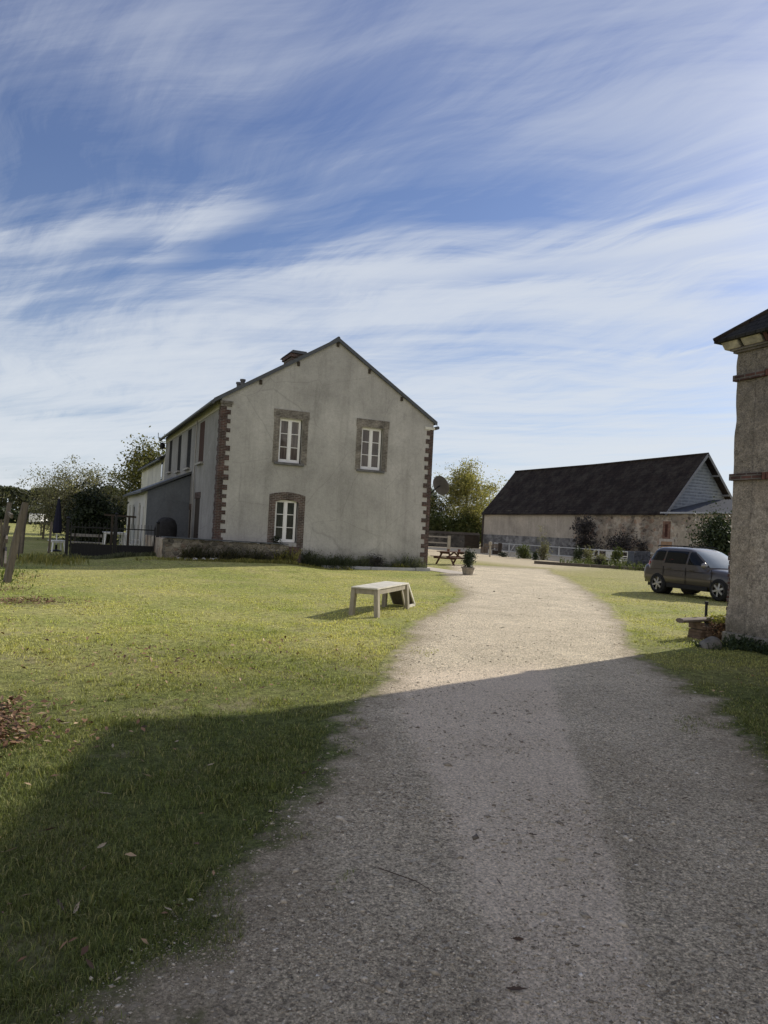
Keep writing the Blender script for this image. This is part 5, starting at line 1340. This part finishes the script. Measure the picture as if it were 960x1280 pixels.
m_terra = plain('terracotta', (.20, .085, .055), .8, .2, 10)
for x, y, s in ((-.35, .1, .075), (.35, -.05, .085)):
    M_ = pmat(pic); c = M_ @ Vector((x, y, .735)); mb = MB(); mb.lathe([(0, 0), (s * .7, 0), (s, s * 1.3), (s * 1.1, s * 1.3), (s * 1.1, s * 1.5), (s * .85, s * 1.5), (s * .8, s * 1.2), (0, s * 1.1)], 16, c)
    tag(mb.build('flower_pot', m_terra), 'small clay pot on the %s half of the picnic table' % ('left' if x < 0 else 'right'), 'pot')
pot = thing('stone_planter', 'round pale stone planter at the corner of the drive', 'planter', (15.75, 26.35, 0))
mb = MB(); mb.lathe([(0, 0), (.23, 0), (.24, .05), (.21, .08), (.26, .32), (.29, .33), (.29, .38), (.25, .38), (.24, .34), (0, .32)], 22, (15.75, 26.35, -.05)); mb.build('bowl', plain('pale_stone_pot', (.27, .24, .195), .9, .35, 7, bump=.006), pot, smooth=False)
mb = MB(); mb.lathe([(0, .342), (.235, .345)], 18, (15.75, 26.35, 0)); mb.build('soil', plain('soil', (.04, .03, .022), .95, .3, 20), pot)
bush('potted_shrub', 'dense upright green shrub growing in the round stone planter', 15.75, 26.35, .30, .30, .78, m_leaf_conifer, 2800, .033, 51, z0=.30)

# ================================================================== ramp table on the lawn
ag = thing('ramp_table', 'weathered white topped wooden table with a ramp on the lawn', 'table', (5.4, 13.3, 0))
m_aged = wood('aged_timber', (.24, .215, .165), (.40, .36, .28), 'z')
m_ply = wood('weathered_ply', (.52, .49, .41), (.72, .69, .60), 'y')
D = Vector((.680, .733, 0)); Wd = Vector((-.733, .680, 0)); O = Vector((5.70, 12.95, 0)); LT = 2.05; WT = .47; HT = .55
def at(a, b, z): return O + D * a + Wd * b + Vector((0, 0, z))
mb = MB(); mb.prism([at(-.03, -.04, HT - .012), at(LT + .03, -.04, HT - .012), at(LT + .03, WT + .04, HT - .012), at(-.03, WT + .04, HT - .012)], (0, 0, .03)); mb.build('tabletop', m_ply, ag, bevel=.004)
mb = MB()
for b in (0.0, WT): mb.beam(at(0, b, HT - .065), at(LT, b, HT - .065), .035, .10)
for a in (0.018, LT - .018): mb.beam(at(a, .02, HT - .065), at(a, WT - .02, HT - .065), .035, .098)
mb.build('apron', m_aged, ag)
for a, b in ((.05, .0), (.05, WT), (LT - .06, 0), (LT - .06, WT)):
    mb = MB(); s = -1 if a < 1 else 1; mb.beam(at(a, b, HT - .02), at(a + s * .03, b + (-.04 if b < .1 else .02), -.03), .085, .13, up=D); mb.build('leg', m_aged, ag)
mb = MB(); mb.beam(at(LT - .35, 0, HT - .12), at(LT - .10, -.02, .02), .03, .06); mb.build('brace', m_aged, ag)
mb = MB(); c0 = at(LT, .0, HT); c1 = at(LT, WT, HT); c2 = at(LT + .62, WT, .03); c3 = at(LT + .62, .0, .03); nrm = (c1 - c0).cross(c3 - c0).normalized() * .03
mb.prism([c0, c1, c2, c3], nrm); mb.build('ramp_board', wood('dark_ply', (.10, .085, .065), (.17, .145, .115), 'y'), ag)
mb = MB(); mb.beam(at(LT + .02, -.02, HT), at(LT + .66, -.02, .02), .03, .05); mb.beam(at(LT + .02, WT + .02, HT), at(LT + .66, WT + .02, .02), .03, .05); mb.beam(at(LT - .05, -.02, .04), at(LT + .66, -.02, .035), .03, .06); mb.build('ramp_edge', m_ply, ag)

# ================================================================== OUTBUILDING on the right
TX, TY, TW, TY2, TH = 11.045, 9.42, 6.2, -12.0, 5.26
tow = thing('stone_outbuilding', 'tall weathered roughcast outbuilding with brick bands at the right edge', 'outbuilding', (TX, TY, 0))
# west wall with worn, uneven render
NYW, NZW = 130, 60
ys_ = TY - np.concatenate([np.linspace(0, 4, 100), np.linspace(4.2, TY - TY2, 31)[:31]]); zs_ = np.linspace(-.1, TH, NZW)
YY, ZZ = np.meshgrid(ys_, zs_, indexing='ij')
dx = -.035 * vnoise(YY * 1.0, ZZ, .5, 61) - .02 * vnoise(YY, ZZ, .13, 62) - .05 * sm(.75, .35, ZZ) * 1.0
VV = np.stack([TX + .05 + dx + .0 * YY, YY, ZZ], 2)
VV[0, :, 1] -= .02 * vnoise(ZZ[0], ZZ[0] * 0, .25, 63)
I = np.arange(VV.shape[0] * NZW).reshape(VV.shape[0], NZW); F = np.stack([I[:-1, :-1].ravel(), I[:-1, 1:].ravel(), I[1:, 1:].ravel(), I[1:, :-1].ravel()], 1)
wallv = VV.reshape(-1, 3)
# far (north) face joins at the corner
xs_ = np.concatenate([np.linspace(0, 1, 20), np.linspace(1.3, TW, 8)]); XX, ZZ2 = np.meshgrid(xs_, zs_, indexing='ij')
yy = TY - .02 * vnoise(XX, ZZ2, .3, 64) + 0
VN = np.stack([TX + .02 + XX, yy, ZZ2], 2); VN[0] = VV[0]
I2 = np.arange(VN.shape[0] * NZW).reshape(VN.shape[0], NZW) + len(wallv); F2 = np.stack([I2[:-1, :-1].ravel(), I2[1:, :-1].ravel(), I2[1:, 1:].ravel(), I2[:-1, 1:].ravel()], 1)
npmesh('wall', np.concatenate([wallv, VN.reshape(-1, 3)]), np.concatenate([F, F2]), m_tower, tow)
mb = MB(); mb.poly([(TX + TW, TY, -.1), (TX + TW, TY2, -.1), (TX + TW, TY2, TH), (TX + TW, TY, TH)]); mb.poly([(TX, TY2, -.1), (TX + TW, TY2, -.1), (TX + TW, TY2, TH), (TX, TY2, TH)]); mb.build('rear_wall', m_tower, tow)
# brick bands: flat bricks at the corner, soldier bricks further along
for z0, z1 in ((2.91, 3.03), (4.71, 4.82)):
    mb = MB(); mb.box(TX - .035, TX + .1, TY - .62, TY + .035, z0, z1); mb.box(TX + .1, TX + TW, TY - .1, TY + .035, z0, z1)
    mb.build('corner_band', m_brick_x, tow, bevel=.006)
    mb = MB(); y = TY - .64
    while y > TY - 6.0:
        mb.box(TX - .03 - rnd.uniform(0, .008), TX + .1, y - .066, y, z0 + rnd.uniform(-.004, .004), z1 + rnd.uniform(-.004, .004)); y -= .078
    mb.box(TX - .03, TX + .1, TY2, TY - 6.05, z0, z1)
    mb.build('soldier_band', plain('old_red_brick', (.13, .058, .045), .9, .4, 14, bump=.004), tow)
# cornice stepping out under the eaves
mb = MB()
for z0, z1, o in ((5.22, 5.262, .04), (5.264, 5.30, .08)):
    mb.box(TX - o, TX + TW + o, TY2 - o, TY + o, z0, z1)
mb.build('cornice', m_dullbrick, tow, bevel=.008)
m_corn = plain('pale_cornice_stone', (.40, .37, .30), .9, .5, 5, bump=.012)
for y0, y1 in ((TY - .16, TY + .19), (TY - .62, TY - .22)):
    mb = MB(); mb.prism([(TX - .09, y1, 5.302), (TX - .20, y1, 5.43), (TX + .3, y1, 5.43), (TX + .3, y1, 5.302)], (0, y0 - y1, 0)); mb.build('corner_stone', m_corn, tow, bevel=.025)
mb = MB(); y = TY - .68
while y > TY - 6:
    mb.prism([(TX - .10, y, 5.302), (TX - .20, y, 5.43), (TX + .3, y, 5.43), (TX + .3, y, 5.302)], (0, -.07, 0)); y -= .105
mb.box(TX - .06, TX + .3, TY2, TY - .63, 5.301, 5.42); mb.box(TX + .3, TX + TW, TY - .3, TY + .18, 5.301, 5.42)
mb.build('brick_dentils', plain('dark_red_brick', (.085, .04, .034), .9, .4, 14), tow)
# hipped tile roof
eo = .27; zt = 5.47; sl_ = .80; hw = (TW + 2 * eo) / 2
x0, x1, y0, y1 = TX - eo, TX + TW + eo, TY2 - eo, TY + eo; zr = zt + hw * sl_
mb = MB(); A_, B_, C_, D_ = (x0, y1, zt), (x1, y1, zt), (x1, y0, zt), (x0, y0, zt); E_, G_ = ((x0 + x1) / 2, y1 - hw, zr), ((x0 + x1) / 2, y0 + hw, zr)
lo = lambda p: (p[0], p[1], p[2] - .05)
mb.poly([A_, B_, E_]); mb.poly([B_, C_, G_, E_]); mb.poly([C_, D_, G_]); mb.poly([D_, A_, E_, G_]); mb.poly([lo(A_), lo(B_), lo(C_), lo(D_)])
for p_, q_ in ((A_, B_), (B_, C_), (C_, D_), (D_, A_)): mb.poly([p_, q_, lo(q_), lo(p_)])
trf = mb.build('roof', tiles('dark_slate_roof', 'yz', (.030, .028, .028), (.020, .019, .02), .2, .12, moss=(.05, .05, .04)), tow)
mb = MB(); mb.tube([A_, E_], .05, 6); mb.tube([B_, E_], .05, 6); mb.build('hip_tiles', m_barntile, trf)
# exposed bricks at the foot of the corner
mb = MB()
for i in range(16):
    z = .42 + i * .075; w = rnd.uniform(.05, .16) if 2 < i < 13 else rnd.uniform(.03, .07)
    mb.box(TX - .0 + .02, TX + .3, TY - w * .15, TY + .012 + rnd.uniform(0, .025), z, z + .066)
mb.build('exposed_bricks', m_brick_x, tow, bevel=.006)
mb = MB(); mb.box(TX - .075, TX + .2, TY2, TY + .03, -.1, .2); mb.build('plinth', stucco('stone_plinth', (.25, .235, .2), streak=.6, fine=.8), tow, bevel=.03)

# plants, stub wall, stone, plank at its foot
weeds('weeds', 'dark leafy weeds along the foot of the outbuilding wall', 10.5, 10.98, 5.5, 9.0, 700, .26, m_ivy, 71, .01, leafy=9, lsize=.026)
weeds('weeds', 'short weeds straggling round the rounded stone', 9.9, 10.9, 8.6, 9.3, 160, .12, m_ivy, 72, .008, leafy=6, lsize=.018)
stub = thing('ruined_wall_stub', 'crumbling stub of a brick wall at the corner of the outbuilding', 'wall', (11.1, 9.85, 0))
mb = MB(); r_ = random.Random(5)
for cz in range(5):
    x = 10.72 + r_.uniform(0, .06)
    while x < 11.75:
        w = r_.uniform(.09, .2)
        
        if r_.random() > .12 + .04 * cz: mb.box(x, x + w - .012, 9.62 + r_.uniform(0, .11), 10.02, cz * .065 - .01, cz * .065 + .052 + r_.uniform(-.012, .004))
        x += w
mb.build('bricks', plain('crumbling_brick', (.13, .09, .065), .95, .55, 7, bump=.01), stub, bevel=.008)
mb = MB(); mb.box(10.82, 11.7, 9.77, 10.0, -.02, .27); mb.build('core', m_rubble_y, stub)
mb = MB(); mb.tube([(10.30, 9.80, .345), (10.62, 9.82, .35), (11.2, 9.86, .352)], [.045, .048, .045], 10)
for i, p_ in enumerate(mb.v): mb.v[i] = (p_[0], 9.82 + (p_[1] - 9.82) * 2.1, p_[2])
tag(mb.build('plank', wood('grey_brown_plank', (.12, .095, .08), (.21, .175, .15), 'x')), 'rounded grey brown plank laid across the wall stub', 'plank')
pr_ = thing('stub_plants', 'yellowing plants sprouting on top of the brick wall stub', 'plant', (11.35, 9.85, .3))
V_, F_ = leaf_quads(np.stack([11.0 + .55 * rng.random(420), 9.62 + .3 * rng.random(420), .30 + .13 * rng.random(420) ** 1.5], 1), .028); npmesh('foliage', V_, F_, m_leaf_yellow, pr_)
V_, F_ = leaf_quads(np.stack([10.9 + .5 * rng.random(260), 9.60 + .1 * rng.random(260), .08 + .26 * rng.random(260)], 1), .022); npmesh('foliage', V_, F_, m_dryleaf, pr_)
mb = MB(); mb.tube([(11.16, 9.98, -.05), (11.17, 9.98, .66)], .026, 8); mb.lathe([(.028, .62), (.034, .63), (.034, .67), (0, .675)], 8, (11.17, 9.98, 0)); tag(mb.build('iron_post', m_black), 'thin dark iron post behind the brick wall stub', 'post')
rock('boulder', 'rounded grey stone lying before the brick wall stub', 10.22, 8.98, .03, .25, .17, .17, plain('grey_boulder', (.15, .142, .122), .95, .55, 7, bump=.02), 77)

# ================================================================== CAR
def car():
    c = thing('parked_car', 'grey brown estate sports utility car parked on the grass by the outbuilding', 'car', (18.95 + .90, 17.78, 0), R(-90))
    # local axes: x forward, y left, z up.  wheels at x = -1.28 and 1.28
    t = NT('car_paint'); t.base((0.082, 0.070, 0.060)); t.b.inputs['Metallic'].default_value = .25; t.b.inputs['Roughness'].default_value = .32; t.b.inputs['Coat Weight'].default_value = .8; t.b.inputs['Coat Roughness'].default_value = .06
    dirt_ = t.noise(3, 5, .7); t.set(t.b.inputs['Roughness'], t.ramp(dirt_, (.3, .26), (.7, .42))); paint = t.m
    t = NT('car_glass'); t.base((0.008, 0.009, 0.010)); t.b.inputs['Roughness'].default_value = .03; t.b.inputs['Specular IOR Level'].default_value = .32; glass_ = t.m
    black = plain('black_trim', (.014, .014, .015), .6, .2, 8); tyre = plain('rubber', (.018, .018, .018), .85, .3, 12)
    alloy = plain('alloy', (.42, .42, .43), .3, .1, 6, metal=.6)
    # side outline of the lower body (x, z top, z bottom, half width)
    st = [(-2.04, .96, .46, .74), (-2.02, 1.0, .40, .80), (-1.94, 1.03, .34, .855), (-1.7, 1.06, .30, .875), (-1.2, 1.05, .29, .895), (-.4, 1.02, .28, .90), (.4, 1.0, .28, .90), (.95, 1.0, .28, .90), (1.25, .98, .29, .89), (1.6, .93, .30, .87), (1.9, .86, .31, .82), (2.06, .80, .34, .78), (2.14, .73, .40, .72), (2.17, .66, .46, .66)]
    S = np.array(st); xx = np.linspace(-2.04, 2.17, 70)
    top = np.interp(xx, S[:, 0], S[:, 1]); bot = np.interp(xx, S[:, 0], S[:, 2]); hw_ = np.interp(xx, S[:, 0], S[:, 3])
    K = 28; V = []
    for x, a, b, w in zip(xx, top, bot, hw_):
        for i in range(K):
            th = 2 * math.pi * i / K; cc, ss = math.cos(th), math.sin(th)
            e = .27
            y = w * math.copysign(abs(cc) ** e, cc); z = (a + b) / 2 + (a - b) / 2 * math.copysign(abs(ss) ** (.42 if ss < 0 else .5), ss)
            f = (z - b) / (a - b); y *= 1 - .06 * max(0, f - .55) / .45 - .05 * max(0, .3 - f) / .3
            V.append((x, y, z))
    n = len(xx); fs = [(i * K + j, i * K + (j + 1) % K, (i + 1) * K + (j + 1) % K, (i + 1) * K + j) for i in range(n - 1) for j in range(K)]
    fs += [tuple(range(K - 1, -1, -1)), tuple((n - 1) * K + j for j in range(K))]
    mb = MB(); mb.add(V, fs); body = mb.build('body', paint, c, True, smooth=True)
    # wheel arches cut out
    for wx in (-1.27, 1.27):
        for s in (-1, 1):
            mb = MB(); mb.lathe([(0, -.35), (.425, -.35), (.425, .35), (0, .35)], 32, (wx, s * .9, .37), 'y'); cut = mb.build('cutter', None, None, True)
            md = body.modifiers.new('arch', 'BOOLEAN'); md.object = cut; md.operation = 'DIFFERENCE'; md.solver = 'EXACT'
    bpy.context.view_layer.update(); dg = bpy.context.evaluated_depsgraph_get()
    me = bpy.data.meshes.new_from_object(body.evaluated_get(dg)); cuts = [m_.object for m_ in body.modifiers]; body.modifiers.clear(); body.data = me
    for q_ in cuts: bpy.data.objects.remove(q_, do_unlink=True)
    # greenhouse: superellipse rings
    zl = [.86, 1.10, 1.30, 1.45, 1.54, 1.60, 1.635]; xr = [-2.04, -2.00, -1.87, -1.77, -1.69, -1.55, -1.2]; xf = [1.16, .86, .56, .30, .10, -.10, -.45]; wy = [.89, .845, .775, .725, .68, .58, .36]
    def ring(z):
        return np.interp(z, zl, xr), np.interp(z, zl, xf), np.interp(z, zl, wy)
    def gy(x, z):
        a, b, w = ring(z); m, l = (a + b) / 2, (b - a) / 2; u = min(abs((x - m) / l), 1); return w * (1 - u ** 9) ** (1 / 2.6)
    def gx(y, z, front=True):
        a, b, w = ring(z); m, l = (a + b) / 2, (b - a) / 2; u = min(abs(y / w), 1); v = (1 - u ** 2.6) ** (1 / 9.0); return m + l * v if front else m - l * v
    mb = MB(); K2 = 64; zz = np.concatenate([np.linspace(.86, 1.54, 18), [1.57, 1.60, 1.62, 1.635]])
    V = []
    for z in zz:
        a, b, w = ring(z); m, l = (a + b) / 2, (b - a) / 2
        for i in range(K2):
            th = 2 * math.pi * i / K2; cc, ss = math.cos(th), math.sin(th); V.append((m + l * math.copysign(abs(cc) ** (2 / 9), cc), w * math.copysign(abs(ss) ** (2 / 2.6), ss), z))
    fs = [(i * K2 + j, i * K2 + (j + 1) % K2, (i + 1) * K2 + (j + 1) % K2, (i + 1) * K2 + j) for i in range(len(zz) - 1) for j in range(K2)] + [tuple((len(zz) - 1) * K2 + j for j in range(K2))]
    mb.add(V, fs); mb.build('cabin', paint, c, True, smooth=True)
    def patch(name, fn, nu, nv, mat, par=c):
        V = [fn(u / nu, v / nv) for u in range(nu + 1) for v in range(nv + 1)]
        mb = MB(); mb.add(V, [(u * (nv + 1) + v, (u + 1) * (nv + 1) + v, (u + 1) * (nv + 1) + v + 1, u * (nv + 1) + v + 1) for u in range(nu) for v in range(nv)])
        return mb.build(name, mat, par, True, smooth=True)
    for s in (-1, 1):
        def side(xb0, xb1, xt0, xt1, z0, z1):
            def fn(u, v):
                z = z0 + (z1 - z0) * v; x = (xb0 + (xb1 - xb0) * u) * (1 - v) + (xt0 + (xt1 - xt0) * u) * v
                return (x, s * (gy(x, z) + .008), z)
            return fn
        patch('side_window', side(-.02, .70, -.02, .10, 1.07, 1.49), 10, 8, glass_)
        patch('side_window', side(-1.02, -.10, -1.0, -.10, 1.08, 1.50), 8, 8, glass_)
        patch('quarter_window', side(-1.80, -1.10, -1.56, -1.08, 1.15, 1.49), 8, 8, glass_)
    t = NT('screen_glass'); t.base((0.24, 0.27, 0.28)); t.b.inputs['Roughness'].default_value = .04; t.b.inputs['Specular IOR Level'].default_value = 1.0; screen_ = t.m  # pale base colour paints the bright sky reflection into the windscreen
    patch('windscreen', lambda u, v: (gx((u * 2 - 1) * np.interp(1.02 + .5 * v, zl, wy) * .86, 1.02 + .5 * v) + .010, (u * 2 - 1) * np.interp(1.02 + .5 * v, zl, wy) * .86, 1.02 + .5 * v + .006), 16, 10, screen_)
    patch('rear_window', lambda u, v: (gx((u * 2 - 1) * .62, 1.12 + .36 * v, False) - .008, (u * 2 - 1) * .62, 1.12 + .36 * v), 12, 6, glass_)
    for s in (-1, 1):
        # door shut lines and handles
        for x in (-1.03, -.06, .98):
            mb = MB(); z = .40
            for i in range(8):
                z0 = .40 + .075 * i
                w = np.interp(x, S[:, 0], S[:, 3]); f = (z0 - .28) / .72; 
            mb.beam((x, s * .902, .42), (x, s * .890, .97), .014, .014, up=(1, 0, 0)); mb.build('door_seam', black, c, True)
        for x in (-.88, .10):
            mb = MB(); mb.beam((x, s * .905, .90), (x + .2, s * .905, .895), .03, .03); mb.build('door_handle', paint, c, True, bevel=.008)
        mb = MB(); mb.beam((-.85, s * .885, .33), (.85, s * .885, .33), .05, .14); mb.build('sill_trim', black, c, True, bevel=.02)
        mb = MB(); mb.lathe([(0, -.09), (.09, -.08), (.12, 0), (.09, .06), (0, .07)], 14, (0, 0, 0), 'x'); mb.v = [(p[0] * .8 + .80, s * 1.0 + p[1] * 1.0, p[2] * .85 + 1.08) for p in mb.v]; mr = mb.build('wing_mirror', plain('mirror_shell', (.25, .24, .24), .25, .1, 4, metal=.4), c, True, smooth=True)
        mb = MB(); mb.beam((.82, s * .84, 1.05), (.80, s * .95, 1.06), .05, .04); mb.build('mirror_arm', black, mr, True)
        # lamps
        tl = NT('tail_lamp'); tl.base((.55, .07, .06)); tl.b.inputs['Roughness'].default_value = .12
        def lamp(u, v):
            z = .97 + .24 * v; x = -1.965 + .09 * v + .24 * u * (1 - .45 * v)
            return (x, s * (gy(x + .004, z) + .014), z)
        tlo = patch('tail_light', lamp, 8, 6, tl.m)
        patch('lamp_back', lambda u, v: (gx(s * (.52 + .30 * u), .97 + .24 * v, False) - .012, s * (.52 + .30 * u), .97 + .24 * v), 6, 6, tl.m, tlo)
        mb = MB(); mb.prism([(2.08, s * .52, .74), (1.72, s * .84, .82), (1.74, s * .83, .93), (2.0, s * .55, .86)], (.03, s * .02, .02)); hl = NT('head_lamp'); hl.base((.5, .52, .54)); hl.b.inputs['Roughness'].default_value = .1; mb.build('headlight', hl.m, c, True, bevel=.015)
        mb = MB(); mb.tube([(-1.6, s * .60, 1.625), (-1.5, s * .60, 1.66), (-.3, s * .585, 1.67), (-.1, s * .57, 1.64)], .018, 6); mb.build('roof_rail', black, c, True)
    mb = MB(); mb.box(2.03, 2.19, -.5, .5, .52, .66); mb.build('grille', black, c, True, bevel=.02)
    mb = MB(); mb.box(-2.07, -1.9, -.70, .70, .36, .47); mb.build('rear_bumper_trim', black, c, True, bevel=.03)
    mb = MB(); mb.box(-1.95, 1.95, -.66, .66, .24, .40); mb.build('underbody', black, c, True)
    for wx in (-1.27, 1.27):
        for s in (-1, 1):
            y = s * .80
            mb = MB(); mb.lathe([(.22, -.11), (.30, -.115), (.345, -.09), (.36, -.03), (.36, .03), (.345, .09), (.30, .115), (.22, .11), (.22, -.11)], 36, (wx, y, .36), 'y'); w = mb.build('wheel', tyre, c, True, smooth=True)
            mb = MB(); yo = y + s * .095
            mb.lathe([(.245, -.03), (.245, .015), (.215, .015), (.215, -.03)], 32, (wx, yo, .36), 'y')
            for q_ in range(6):
                a = q_ * math.pi / 3 + .3
                mb.beam((wx + .04 * math.cos(a), yo, .36 + .04 * math.sin(a)), (wx + .225 * math.cos(a), yo - s * .006, .36 + .225 * math.sin(a)), .028, .062, up=(-math.sin(a), 0, math.cos(a)))
            mb.lathe([(0, .02), (.055, .016), (.06, -.02)], 16, (wx, yo, .36), 'y') if s > 0 else mb.lathe([(0, -.02), (.055, -.016), (.06, .02)], 16, (wx, yo, .36), 'y')
            mb.build('rim', alloy, w, True)
            mb = MB(); mb.lathe([(0, 0), (.235, 0)], 24, (wx, y + s * .035, .36), 'y'); mb.build('brake_disc', black, w, True)
            mb = MB(); mb.lathe([(.0, 0), (.42, 0)], 24, (wx, s * .56, .37), 'y'); mb.build('arch_liner', black, c, True)
car()
